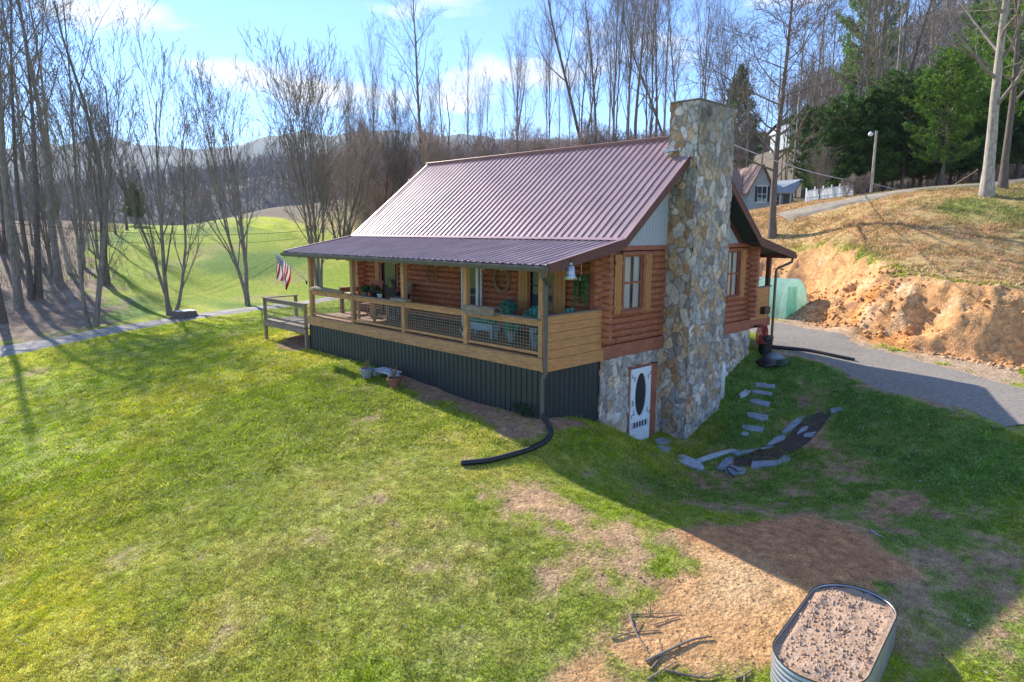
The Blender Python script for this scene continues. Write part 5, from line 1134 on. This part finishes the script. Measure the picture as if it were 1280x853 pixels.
# clods and small stones lying about on the bare earth and the dug bank
def clods(name, label, n, region, smin, smax, seed, m):
    r = np.random.default_rng(seed); P = np.array([hit(*q)[:2] for q in region]); x = r.uniform(P[:, 0].min(), P[:, 0].max(), n); y = r.uniform(P[:, 1].min(), P[:, 1].max(), n)
    k = inpoly(x, y, P) & (fbm(x, y, 1.5, 3)+r.normal(0, .3, n) > -.1); s_, g_, c_ = masks_at(x, y); k &= r.random(n) > c_; x, y, s_ = x[k], y[k], s_[k]; n = len(x); z = gz(x, y)
    s = smin+(smax-smin)*r.random(n)**4; base = np.array([(1, 0, 0), (0, 1, 0), (-1, 0, 0), (0, -1, 0), (0, 0, .8), (0, 0, -.6)]); off = base[None]*s[:, None, None]*r.uniform(.6, 1.4, (n, 6, 1))+r.normal(0, .18, (n, 6, 3))*s[:, None, None]
    V = np.stack([x, y, z], -1)[:, None]+off; F = np.array([(0, 1, 4), (1, 2, 4), (2, 3, 4), (3, 0, 4), (1, 0, 5), (2, 1, 5), (3, 2, 5), (0, 3, 5)]); FF = (np.arange(n)[:, None, None]*6+F[None]).reshape(-1, 3)
    tag(npmesh(name, V.reshape(-1, 3), FF, M['clod'], col=np.repeat(s_*r.uniform(.7, 1.2, (n, 1)), 6, 0)), label, 'soil clods', kind='stuff')
M['clod'] = mat('earth_clod', attr='Col', var=.3, scale=20, rough=.95, spec=.1)
clods('soil_clods', 'lumps of orange clay and stones on the face of the dug bank', 16000, [(960, 320), (1100, 335), (1300, 350), (1300, 470), (1100, 430), (985, 400)], .015, .13, 3, 0)
clods('small_stones', 'small stones and crumbs of soil on the bare sandy patch', 9000, [(620, 600), (900, 630), (1140, 690), (1290, 740), (1290, 900), (640, 900), (690, 740)], .006, .03, 4, 0)
clods('gravel', 'loose gravel and crumbs along the side of the drive', 5000, [(985, 395), (1290, 455), (1290, 540), (1060, 470), (985, 432)], .008, .035, 5, 0)
# ------------------------------------------------------------------ trees
TW = {}
class TB:
    """collects tubes as numpy arrays (quads)"""
    def __init__(s): s.V = []; s.F = []; s.n = 0
    def tube(s, P, R, k):
        P = np.asarray(P); m = len(P); d = np.gradient(P, axis=0); d /= np.linalg.norm(d, axis=1)[:, None]+1e-9
        ref = np.where(np.abs(d[:, 2:3]) < .9, np.array([[0, 0, 1.]]), np.array([[1., 0, 0]])); ref = np.tile(ref[0], (m, 1))
        r = np.cross(d, ref); r /= np.linalg.norm(r, axis=1)[:, None]+1e-9; u = np.cross(r, d)
        a = np.arange(k)*2*math.pi/k; R = np.asarray(R)[:, None, None]
        V = P[:, None]+(r[:, None]*np.cos(a)[None, :, None]+u[:, None]*np.sin(a)[None, :, None])*R
        I = (np.arange(m-1)[:, None]*k+np.arange(k)); J = (np.arange(m-1)[:, None]*k+(np.arange(k)+1) % k)
        s.V.append(V.reshape(-1, 3)); s.F.append(np.stack([I, J, J+k, I+k], -1).reshape(-1, 4)+s.n); s.n += m*k
    def mesh(s, name, m, smooth=True):
        o = npmesh(name, np.vstack(s.V), np.vstack(s.F), m, smooth=smooth); return o
def unit(v): return v/(np.linalg.norm(v)+1e-9)
def branch(r, p, d, ln, r0, lvl, tr, br, st):
    """grow one limb and its children"""
    n = [9, 7, 5, 4, 3][min(lvl, 4)]; P = [p]; dd = unit(d)
    for i in range(n):
        dd = unit(dd+r.normal(0, st['wob'][min(lvl, 3)], 3)+np.array((0, 0, st['up'][min(lvl, 3)])))
        P.append(P[-1]+dd*ln/n)
    P = np.array(P); taper = st.get('taper', .8); t = np.linspace(0, 1, n+1); R = np.maximum(r0*(1-taper*t**.9), .008)
    if lvl == 0: R[0] *= 1.35
    (tr if lvl == 0 else br).tube(P, R, [9, 6, 4, 3, 3][min(lvl, 4)])
    if lvl >= st['levels']: return
    m = st['kids'][lvl]; t0 = st['start'][lvl]
    m = max(1, int(m*r.uniform(.8, 1.2)))
    for i in range(m):
        tt = t0+(1-t0)*((i+r.uniform(.2, .8))/m)**.9; tt = min(tt, .99); f = tt*n; k = min(int(f), n-1); q = P[k]+(P[k+1]-P[k])*(f-k)
        ax = unit(P[k+1]-P[k]); az = (i*2.4+r.uniform(-.5, .5)); e1 = unit(np.cross(ax, (.3, .2, 1.) if abs(ax[2]) < .9 else (1., .2, 0))); e2 = np.cross(ax, e1)
        ang = st['ang'][lvl]*r.uniform(.7, 1.25); nd = ax*math.cos(ang)+(e1*math.cos(az)+e2*math.sin(az))*math.sin(ang)
        l2 = ln*st['ratio'][lvl]*(1.1-st['topr'][lvl]*tt)*r.uniform(.65, 1.25); rr = R[k]*st['rr'][lvl]*r.uniform(.7, 1)
        branch(r, q, nd, l2, max(rr, .010), lvl+1, tr, br, st)
ST = {
 'tall': dict(levels=4, kids=[15, 6, 5, 4], start=[.38, .25, .2, .1], ang=[.62, .6, .6, .6], ratio=[.36, .45, .5, .5], topr=[.55, .4, .4, .4], rr=[.5, .55, .6, .6], wob=[.035, .09, .12, .15], up=[.03, .10, .08, .06]),
 'vase': dict(levels=4, kids=[15, 6, 5, 3], start=[.14, .2, .2, .1], ang=[.30, .38, .42, .5], ratio=[.60, .42, .48, .5], topr=[.55, .4, .4, .4], rr=[.55, .5, .6, .6], wob=[.04, .06, .1, .12], up=[.03, .07, .1, .08]),
 'spread': dict(levels=4, kids=[15, 7, 5, 4], start=[.30, .22, .2, .1], ang=[1.0, .8, .7, .6], ratio=[.46, .5, .5, .5], topr=[.6, .4, .4, .4], rr=[.5, .55, .6, .6], wob=[.04, .14, .17, .18], up=[.03, .06, .05, .05]),
 'slim': dict(levels=3, kids=[20, 6, 5], start=[.35, .2, .2], ang=[.42, .5, .55], ratio=[.24, .42, .5], topr=[.55, .4, .4], rr=[.38, .55, .6], wob=[.03, .07, .12, .1], up=[.02, .10, .1, .08]),
}
def proto_tree(key, style, H, r0, stems=1, seed=0, bark='barkA', twig='twigs', **over):
    st = dict(ST[style]); st.update(over); r = np.random.default_rng(seed); tr, br = TB(), TB()
    for s in range(stems):
        d = np.array((0, 0, 1.))+(r.normal(0, .12, 3) if stems > 1 else r.normal(0, .02, 3))*np.array((1, 1, 0))
        if stems > 1: d += np.array((math.cos(s*2.1), math.sin(s*2.1), 0))*.12
        off = np.array((math.cos(s*2.1), math.sin(s*2.1), 0))*(r0*.9 if stems > 1 else 0)
        branch(r, off+np.array((0, 0, -.3)), d, H*(1 if s == 0 else r.uniform(.75, .98)), r0*(1 if s == 0 else .8), 0, tr, br, st)
    root = thing('bare_tree', 'x', 'tree', (0, 0, 0)); a = tr.mesh('trunk', M[bark]); b = br.mesh('crown', M[twig])
    for o in (a, b): o.parent = root; o.location = (0, 0, 0)
    TW[key] = [root, H, False]; return root
PLACED = []
def put(key, *a, **k):
    o = put_(key, *a, **k); q = np.array(o.location)-CAM; PLACED.append((o, key, float((q@CR)/(q@CF)))); return o
def put_(key, loc, height, label, rz=None, group=None, sxy=1., cat=None):
    root, H, used = TW[key]; s = height/H; sxy = sxy*({'vase5': .7, 'lane4': .75}.get(key, 1.)); rz = random.uniform(0, 6.28) if rz is None else rz
    if not used:
        TW[key][2] = True; r = root; r.location = loc; r.rotation_euler = (0, 0, rz); r.scale = (s*sxy, s*sxy, s); r['label'] = label
        if group: r['group'] = group
        return r
    return dup(root, loc, rz, label, (s*sxy, s*sxy, s), group)
proto_tree('lane1', 'vase', 13, .15, 3, 1, 'barkA'); proto_tree('lane2', 'vase', 13, .145, 3, 2, 'barkA', kids=[15, 7, 4, 3]); proto_tree('lane3', 'vase', 12, .145, 2, 3, 'barkA'); proto_tree('lane4', 'vase', 11, .11, 5, 4, 'barkA', ang=[.5, .45, .5, .5], kids=[13, 7, 5, 3])
proto_tree('big1', 'tall', 24, .25, 1, 5, 'barkA'); proto_tree('big2', 'tall', 24, .23, 2, 6, 'barkB'); proto_tree('big3', 'spread', 19, .27, 1, 7, 'barkB'); proto_tree('slim1', 'slim', 20, .15, 1, 8, 'barkC'); proto_tree('slim2', 'slim', 18, .14, 1, 9, 'barkA'); proto_tree('fork1', 'tall', 20, .24, 1, 10, 'barkB', kids=[6, 5, 5, 4], ratio=[.6, .45, .5, .5], wob=[.09, .13, .15, .15])
proto_tree('vase5', 'vase', 20, .21, 2, 15, 'barkA', start=[.3, .2, .2, .1]); proto_tree('red1', 'vase', 7, .09, 5, 12, 'barkB', 'twigred', levels=3)
proto_tree('hero', 'spread', 22, .42, 1, 21, 'barkC', 'barkA', kids=[18, 8, 6, 4], start=[.28, .2, .2, .1], ratio=[.5, .5, .5, .5], ang=[.95, .8, .7, .6], wob=[.02, .15, .18, .18])
proto_tree('chimt', 'spread', 15.5, .19, 1, 25, 'barkB', 'barkB', kids=[30, 9, 6, 4], start=[.22, .2, .2, .1], ang=[1.0, .8, .7, .6], ratio=[.42, .55, .55, .5], wob=[.02, .12, .17, .18], up=[.03, .10, .06, .05])
def tg(px, d, yb=300): p = at(px, yb, d); return grd(p[0], p[1], -.05)
def place(key, px, ybase, ytop, label, d=None, rz=None, group=None, sxy=1.):
    """ybase: where the trunk meets the ground in the photo (d=None), or distance d given"""
    if d is None: h = hit(px, ybase); loc = tuple(h)
    else: loc = tg(px, d)
    dep = float((np.array(loc)-CAM)@CF); ytop_z = CAM[2]+(288.7-ytop)*dep/FPX*1.0
    return put(key, loc, max(3, ytop_z-loc[2]), label, rz, group, sxy)
# along the lane
place('lane1', 105, 404, 105, 'multi-stemmed bare tree at the lane edge, leftmost of the four lane trees', d=39)
place('lane2', 207, 396, 133, 'bare tree with two pale stems and a narrow upright crown behind the stump', d=42.5)
place('lane3', 307, 381, 133, 'slender bare tree at the lane edge between the two-stemmed tree and the flag', d=46)
place('lane4', 397, 360, 118, 'bushy many-stemmed bare tree rising behind the flag', d=51, sxy=1.15)
# wood on the left
LW = [('big1', 14, -60, 47), ('big2', 35, -70, 50), ('fork1', 128, 25, 55), ('big1', 68, -60, 56), ('slim1', 84, -30, 60), ('slim2', 100, 10, 62), ('big3', -10, 0, 42), ('slim1', 52, -20, 62), ('slim2', 22, 60, 60), ('big2', 3, 60, 68), ('slim1', 110, 130, 70), ('slim2', 40, 130, 72), ('slim1', 5, -50, 74), ('vase5', 145, 160, 78), ('vase5', 120, 170, 66), ('big3', 160, 175, 86), ('slim1', 20, 20, 80), ('slim2', 135, 150, 72), ('slim2', 170, 190, 88), ('lane4', 60, 180, 58), ('lane4', -20, 180, 60)]
for i, (k, px, yt, d) in enumerate(LW):
    lab = {0: 'tall bare tree at the far left edge with trunk running out of the frame', 1: 'thick twin-trunked bare tree near the left edge', 2: 'bare tree with a crooked forked crown leaning right above the left wood', 3: 'tall straight bare tree in the left wood beside the crooked one'}.get(i, 'bare grey tree among the trees of the left wood')
    place(k, px, 0, yt, lab, d=d, group='bare trees of the left wood' if i > 3 else None)
# ridge wood behind the roof
place('big1', 528, 0, 5, 'tallest bare tree behind the left end of the roof, dark trunk and wide limbs', d=74, rz=1.)
RW = [('vase5', 440, 120, 80), ('vase5', 470, 95, 76), ('lane4', 458, 165, 66), ('lane4', 500, 150, 68), ('slim2', 497, 110, 70), ('slim2', 556, 85, 78), ('slim1', 587, 70, 76), ('vase5', 645, 75, 80), ('vase5', 683, 60, 82), ('slim1', 700, 95, 78), ('slim2', 722, 70, 80), ('big2', 745, -30, 72), ('vase5', 765, -10, 70), ('big1', 790, -25, 74), ('vase5', 805, -5, 70), ('slim1', 820, -20, 76), ('big2', 848, 5, 78), ('vase5', 870, 20, 82), ('slim2', 740, 60, 66), ('slim2', 778, 40, 82), ('slim1', 835, 60, 70), ('vase5', 600, 130, 88), ('vase5', 540, 130, 86), ('slim2', 632, 110, 88), ('vase5', 710, 110, 88), ('vase5', 895, 60, 80),
      ('slim1', 605, 100, 72), ('fork1', 563, 118, 70), ('slim2', 655, 120, 70), ('fork1', 648, 95, 76), ('slim1', 757, 20, 78), ('big1', 815, 0, 84), ('big2', 725, 20, 86), ('vase5', 780, 0, 80)]
for k, px, yt, d in RW: place(k, px, 0, yt, 'bare tree on the ridge behind the cabin roof', d=d, group='bare trees on the ridge behind the roof')
for i in range(16): place('red1', 425+i*28+random.uniform(-6, 6), 0, 182+random.uniform(-8, 12)-(i*.6), 'reddish leafless bush in the thicket behind the roof ridge', d=60+random.uniform(0, 16), group='leafless bushes behind the roof', sxy=1.5)
# right of the chimney
place('chimt', 965, 0, -8, 'bare spreading tree standing alone beside the chimney above the drive', d=39, sxy=1.25)
RT = [('slim2', 930, 60, 72), ('slim1', 985, -20, 78), ('slim2', 1001, 0, 84), ('slim1', 1018, 30, 86), ('slim2', 1030, 20, 80), ('vase5', 1065, -60, 80), ('vase5', 1080, -70, 76), ('big2', 1095, -80, 82), ('big1', 1140, -80, 90), ('slim1', 1110, -40, 72), ('slim2', 1150, 0, 88), ('big1', 1185, -60, 96), ('vase5', 1210, -20, 96), ('slim2', 945, 90, 96), ('slim2', 970, 110, 96), ('slim2', 990, 90, 90), ('vase5', 978, 120, 88), ('slim2', 998, 110, 86), ('vase5', 1010, 90, 110), ('slim1', 1270, -60, 84), ('big3', 905, 75, 84), ('lane4', 925, 150, 76), ('lane4', 1005, 160, 84)]
for k, px, yt, d in RT: place(k, px, 0, yt, 'bare tree rising above the dark pines', d=d, group='bare trees above the pines')
place('hero', 1227, 0, -130, 'huge pale-barked tree with crooked limbs at the top right of the hillside', d=36.5, rz=2.2)
place('big3', 1246, 0, -100, 'darker forked tree right behind the huge pale tree', d=38.5)
place('lane4', 1020, 0, 212, 'round leafless shrub with pale stems by the picket fence', d=46, sxy=1.6)
for px, yb, d in ((1052, 262, 44), (1072, 256, 44), (1065, 258, 45)): put('red1', tg(px, d), 1.3, 'dry brown bush at the edge of the track near the fence', group='dry bushes by the track', sxy=1.3)
# ---- evergreens
def proto_pine(key, H, r0, spread, seed, mneed, base=.16, dens=1., droop=.0, shape='cone'):
    r = np.random.default_rng(seed); tr, br = TB(), TB(); P = np.array([(r.normal(0, .04)*z, r.normal(0, .04)*z*.3, z) for z in np.linspace(-.3, H, 9)]); P[:, :2] *= .3
    tr.tube(P, np.linspace(r0, .03, 9), 8); V = []; z = base*H
    # dead stubs low on the trunk
    for i in range(14):
        zz = r.uniform(.3, base*H*1.3); a = r.uniform(0, 6.28); l = r.uniform(.5, 1.6); q = np.array((0, 0, zz)); br.tube(np.array([q, q+np.array((math.cos(a)*l*.5, math.sin(a)*l*.5, -.05)), q+np.array((math.cos(a)*l, math.sin(a)*l, .0))]), [.03, .02, .01], 3)
    while z < H*.99:
        t = (z-base*H)/(H*(1-base)); env = spread*((1-t)**.75)*(1 if t > .12 else .75+t*2) if shape == 'cone' else spread*math.sqrt(max(.02, 1-((t-.42)/.62)**2))
        m = int(r.integers(5, 8))
        a0 = r.uniform(0, 6.28)
        for i in range(m):
            a = a0+i*6.283/m+r.normal(0, .25); l = env*r.uniform(.55, 1.15); rise = r.uniform(.10, .45)-droop
            n = 6; ts = np.linspace(0, 1, n); B = np.stack([np.cos(a+.15*ts)*l*ts, np.sin(a+.15*ts)*l*ts, z+l*(rise*ts+.12*ts**2-droop*.3*ts)], -1); br.tube(B, np.linspace(.035+.01*l, .01, n), 3)
            k = int(l*16*dens)+4
            tt = r.uniform(.22, 1.02, k)**.8; c = np.stack([np.interp(tt, ts, B[:, j]) for j in range(3)], -1)
            side = np.array((-math.sin(a), math.cos(a), 0)); c += side*(r.normal(0, .30, k)*l*.42*(1.15-tt*.6))[:, None]+np.c_[np.zeros((k, 2)), r.normal(0, .09, k)]
            out_ = np.array((math.cos(a), math.sin(a), .25))
            for rep in range(6):
                d = out_+r.normal(0, .75, (k, 3)); d /= np.linalg.norm(d, axis=1)[:, None]; up = np.cross(d, r.normal(0, 1, (k, 3))); up /= np.linalg.norm(up, axis=1)[:, None]+1e-9
                s = r.uniform(.16, .36, k)[:, None]; w_ = r.uniform(.035, .07, k)[:, None]; c2 = c+r.normal(0, .07, (k, 3))
                V.append(np.stack([c2-up*w_, c2+up*w_, c2+d*s], 1))
        z += r.uniform(.28, .5)*(1+.3*(1-t))
    V = np.concatenate(V).reshape(-1, 3); F = np.arange(len(V)).reshape(-1, 3)
    root = thing('pine_tree', 'x', 'tree', (0, 0, 0)); a = tr.mesh('trunk', M['barkB']); b = br.mesh('limbs', M['barkB']); c = npmesh('foliage', V, F, mneed)
    for o in (a, b, c): o.parent = root; o.location = (0, 0, 0)
    TW[key] = [root, H, False]
proto_pine('pineA', 11, .17, 3.4, 41, M['needle'], base=.20); proto_pine('pineB', 12, .18, 3.6, 42, M['needle'], base=.22, shape='oval'); proto_pine('pineC', 11, .16, 3.2, 43, M['needle'], base=.17)
proto_pine('wpine', 14, .18, 3.8, 44, M['needle2'], base=.2, dens=.5, shape='oval')
PN = [('pineA', 1032, 150, 56), ('pineB', 1052, 128, 58), ('pineC', 1075, 118, 56), ('pineA', 1098, 108, 60), ('pineB', 1120, 100, 56), ('pineC', 1143, 108, 60), ('pineA', 1165, 112, 56), ('pineB', 1190, 120, 58), ('pineC', 1215, 118, 56), ('pineB', 1240, 105, 58), ('pineA', 1265, 110, 56), ('pineC', 1290, 95, 58), ('pineB', 1030, 175, 64), ('pineA', 1085, 116, 68), ('pineB', 1135, 112, 68), ('pineC', 1180, 112, 68), ('pineA', 1225, 95, 68), ('pineB', 1310, 90, 62), ('pineC', 1275, 60, 68), ('pineA', 1340, 90, 60)]
for k, px, yt, d in PN: place(k, px, 0, yt, 'dark pine in the dense row behind the light pole', d=d, group='dark pines along the track', sxy=1.1)
place('wpine', 1170, 0, 72, 'bright yellow-green pine at the front of the pine row', d=50, sxy=1.); place('wpine', 1068, 0, -60, 'tall thin pale green pine among the bare trees', d=88, group='pale green pines', sxy=.5); place('wpine', 1262, 0, -30, 'light green pine behind the huge pale tree', d=56); place('wpine', 1205, 0, 20, 'tall thin pale green pine among the bare trees', d=66, group='pale green pines', sxy=.6)
place('pineA', 915, 0, 88, 'dark pine showing right beside the chimney top', d=92, sxy=.75)
place('pineB', 1010, 0, 140, 'open dark pine left of the pine row above the neighbour house', d=78)
place('pineC', 172, 0, 232, 'small dark evergreen at the field edge by the left wood', d=95, sxy=1.2)
# tell apart the members of each wood: look first, then rank from the left
KIND = {'big1': 'tall straight', 'big2': 'twin-trunked', 'big3': 'wide-limbed', 'slim1': 'slim pale-trunked', 'slim2': 'slim grey', 'fork1': 'crooked forking', 'vase5': 'broom-crowned', 'lane4': 'low many-stemmed', 'red1': 'reddish', 'pineA': 'conical', 'pineB': 'rounded', 'pineC': 'narrow', 'wpine': 'pale green'}
ORD = 'first second third fourth fifth sixth seventh eighth ninth tenth eleventh twelfth thirteenth fourteenth fifteenth sixteenth seventeenth eighteenth nineteenth twentieth'.split()
byg = {}
for (o_, k_, px_k) in PLACED: 
    if o_.get('group'): byg.setdefault((o_['group'], k_), []).append((px_k, o_))
WHERE = {'bare trees of the left wood': 'bare tree in the left wood', 'bare trees on the ridge behind the roof': 'bare tree on the ridge behind the roof', 'leafless bushes behind the roof': 'leafless bush behind the roof', 'bare trees above the pines': 'bare tree right of the chimney above the pines', 'dark pines along the track': 'dark pine in the row behind the light pole', 'pale green pines': 'thin pine among the bare trees', 'dry bushes by the track': 'dry bush at the track edge by the fence'}
for (g_, k_), lst in byg.items():
    lst.sort(key=lambda q: q[0])
    for i, (_, o_) in enumerate(lst): o_['label'] = (f'{ORD[i]} {KIND[k_]} {WHERE[g_]} from the left' if len(lst) > 1 else f'the only {KIND[k_]} {WHERE[g_]}')
# ---- far woods: hills and the trees on them
def ridge(name, d0, d1, pts, base, m, seed, kind='structure', amp=8., back=260):
    """a range of hills: pts = photo (x, y) of its skyline at distance d0..d1"""
    pts = np.array(pts, float); xs = np.linspace(pts[0, 0], pts[-1, 0], 220); ys = np.interp(xs, pts[:, 0], pts[:, 1]); ds = np.interp(xs, pts[[0, -1], 0], [d0, d1]); V = []; ns = 12
    top = np.array([at(x, y, d) for x, y, d in zip(xs, ys, ds)]); top[:, 2] += fbm(xs*3, xs*0+seed, 60, 4)*amp*.5
    f = np.array((CF[0], CF[1], 0)); f /= np.linalg.norm(f)
    for k in range(-ns, ns//2+1):
        s = k/ns; P = top.copy(); P += f*(s*back if s < 0 else s*back*1.2); P[:, 2] = base+(top[:, 2]-base)*(1-(abs(s)**1.5))+fbm(P[:, 0]+seed*9, P[:, 1], back*.5, 4)*amp*(1.-abs(s)*.2)*min(1, abs(s)*6); V.append(P)
    n = len(xs); V = np.array(V); K = len(V); I = (np.arange(K-1)[:, None]*n+np.arange(n-1)).ravel(); F = np.stack([I, I+1, I+n+1, I+n], -1)
    o = npmesh(name, V.reshape(-1, 3), F, m, smooth=True); o['kind'] = kind; return V
M['mount'] = mat('mountain', (.09, .10, .075), .95, .3, .004)
R1 = ridge('hills', 620, 620, [(-500, 285), (-100, 262), (60, 250), (150, 240), (250, 232), (330, 222), (400, 220), (440, 218), (520, 214), (600, 208), (760, 192), (900, 188), (1100, 190), (1500, 220)], -60, M['farhill'], 3, amp=10, back=330)
ridge('hills', 2600, 2600, [(-600, 200), (-100, 190), (40, 186), (90, 180), (150, 176), (200, 183), (260, 187), (330, 178), (420, 172), (520, 170), (700, 176), (900, 180), (1500, 190)], -60, M['mount'], 8, amp=60, back=1200)
R3 = ridge('hills', 300, 260, [(980, 150), (1060, 120), (1150, 62), (1230, 40), (1320, 10), (1500, -40)], 5, M['farhill'], 5, amp=6, back=110)
def far_trees(name, label, P, hmin, hmax, seed, m):
    r = np.random.default_rng(seed); n = len(P); V = []; H = r.uniform(hmin, hmax, n); nb = 22
    z0 = P+np.array((0, 0, -.5)); wv = H*.012
    for a in (0, 1.6):
        e = np.array((math.cos(a), math.sin(a), 0)); V.append(np.stack([z0-e*wv[:, None], z0+e*wv[:, None], P+np.c_[np.zeros((n, 2)), H]], 1))
    for k in range(nb):
        t = r.uniform(.3, .9, n); az = r.uniform(0, 6.28, n); el = r.uniform(.7, 1.25, n); l = H*r.uniform(.15, .38, n)*(1.2-t*.6)
        b0 = P+np.c_[np.zeros((n, 2)), H*t]; d = np.stack([np.cos(az)*np.cos(el), np.sin(az)*np.cos(el), np.sin(el)], -1); sd = np.stack([-np.sin(az), np.cos(az), 0*az], -1)*(H*.02)[:, None]
        V.append(np.stack([b0, b0+d*l[:, None]*.8+sd, b0+d*l[:, None]], 1)); V.append(np.stack([b0+d*l[:, None]*.35, b0+d*l[:, None]*.9-sd*2.2, b0+d*l[:, None]*.6-sd*.8], 1))
    V = np.concatenate(V).reshape(-1, 3); o = npmesh(name, V, np.arange(len(V)).reshape(-1, 3), m); tag(o, label, 'woodland', kind='stuff')
def scatter_on(V, n, seed, kmin=0, kmax=None):
    r = np.random.default_rng(seed); K, m, _ = V.shape; kmax = kmax or K-1; a = r.uniform(kmin, kmax-.01, n); b = r.uniform(0, m-1.01, n); i = a.astype(int); j = b.astype(int); u = (a-i)[:, None]; v = (b-j)[:, None]
    return (V[i, j]*(1-u)+V[i+1, j]*u)*(1-v)+(V[i, j+1]*(1-u)+V[i+1, j+1]*u)*v
far_trees('far_woods', 'leafless woods covering the far hill beyond the green field', scatter_on(R1, 14000, 5, 2, 14), 13, 22, 6, M['farwood'])
far_trees('hill_woods', 'leafless woods climbing the hillside behind the pines', scatter_on(R3, 2200, 6, 3, 14), 12, 20, 7, M['farwood'])
# thickets: brushy undergrowth in the woods near by
def thicket(name, label, n, pxa, pxb, da, db, h, seed, m):
    r = np.random.default_rng(seed); px = r.uniform(pxa, pxb, n); d = r.uniform(da, db, n); Q = CAM+(CF+CR*((px-640)/FPX)[:, None])*d[:, None]; x, y = Q[:, 0], Q[:, 1]
    P = np.stack([x, y, gz(x, y)], -1); nb = 9; V = []
    for k in range(nb):
        az = r.uniform(0, 6.28, n); el = r.uniform(.75, 1.45, n); l = h*r.uniform(.35, 1.1, n); b0 = P+np.c_[r.normal(0, .35, (n, 2)), r.uniform(0, .3, n)*h*(k % 2)]
        dd = np.stack([np.cos(az)*np.cos(el), np.sin(az)*np.cos(el), np.sin(el)], -1); sd = np.stack([-np.sin(az), np.cos(az), 0*az], -1)*.018
        V.append(np.stack([b0-sd, b0+sd, b0+dd*l[:, None]], 1))
    V = np.concatenate(V).reshape(-1, 3); tag(npmesh(name, V, np.arange(len(V)).reshape(-1, 3), m), label, 'undergrowth', kind='stuff')
thicket('undergrowth', 'tangled leafless undergrowth beneath the trees of the left wood', 700, -200, 165, 55, 95, 1.4, 1, M['twigs'])
thicket('undergrowth', 'reddish brown thicket along the ridge behind the cabin roof', 3000, 450, 920, 70, 96, 3.6, 2, M['twigred'])
thicket('undergrowth', 'grey undergrowth beneath the bare trees and pines on the right', 1800, 1000, 1400, 58, 110, 2.5, 3, M['twigs'])
# ------------------------------------------------------------------ haze
b = MB(); b.box(-2200, 2400, -1400, 4600, -140, 420); hz = b.build('haze', M['dark']); hz['kind'] = 'stuff'
hm = bpy.data.materials.new('haze_air'); hm.use_nodes = True; t = hm.node_tree; t.nodes.clear(); o = N(t, 'ShaderNodeOutputMaterial'); v = N(t, 'ShaderNodeVolumePrincipled'); v.inputs['Density'].default_value = .00013; v.inputs['Color'].default_value = (.62, .75, .95, 1); v.inputs['Anisotropy'].default_value = .1
t.links.new(v.outputs[0], o.inputs['Volume']); hz.data.materials.clear(); hz.data.materials.append(hm)
ng = grass('near_grass', 'short clumpy lawn grass with straw mixed in around the cabin', int(3.0e6*GQ), -14, 10.5, -13, 8, .034, .014, lambda x, y, d, r: (d < 17) | (r < (17/d)**2), 3)
ng2 = grass('lawn_grass', 'bright green lawn falling away from the cabin to the lane', int(1.1e6*GQ), -26, 14, -10, 34, .06, .034, lambda x, y, d, r: (d > 14) & (r < (20/np.maximum(d, 1))**1.2), 4)
ng3 = grass('hill_grass', 'coarse straw and green grass on the hillside above the drive', int(8e5*GQ), 12, 44, -18, 26, .10, .05, lambda x, y, d, r: (x > 10), 5)
print('blades', ng, ng2, ng3)

# old leaves and flecks scattered on the lawn
r = np.random.default_rng(77); n = 5200; x = r.uniform(-14, 9, n); y = r.uniform(-12, 12, n); k = ~((x > -2.3) & (x < 9.6) & (y > -.9)) & (fbm(x, y, 5, 3) > -.35); x, y = x[k], y[k]; n = len(x)
a = r.uniform(0, 6.28, n); s = r.uniform(.012, .035, n); c, q = np.cos(a)*s, np.sin(a)*s; z = gz(x, y)+r.uniform(.012, .03, n)
V = np.stack([np.stack([x+c, y+q, z+s*.3], -1), np.stack([x-q*.6, y+c*.6, z], -1), np.stack([x-c, y-q, z+s*.2], -1), np.stack([x+q*.6, y-c*.6, z+s*.5], -1)], 1).reshape(-1, 3)
col = np.array([(.33, .2, .1), (.5, .42, .3), (.2, .12, .07), (.6, .56, .48)])[r.integers(0, 4, n)]
tag(npmesh('fallen_leaves', V, np.arange(4*n).reshape(-1, 4), M['grass'], col=np.repeat(col, 4, 0)), 'old brown leaves and pale flecks scattered over the lawn', 'fallen leaves', kind='stuff')
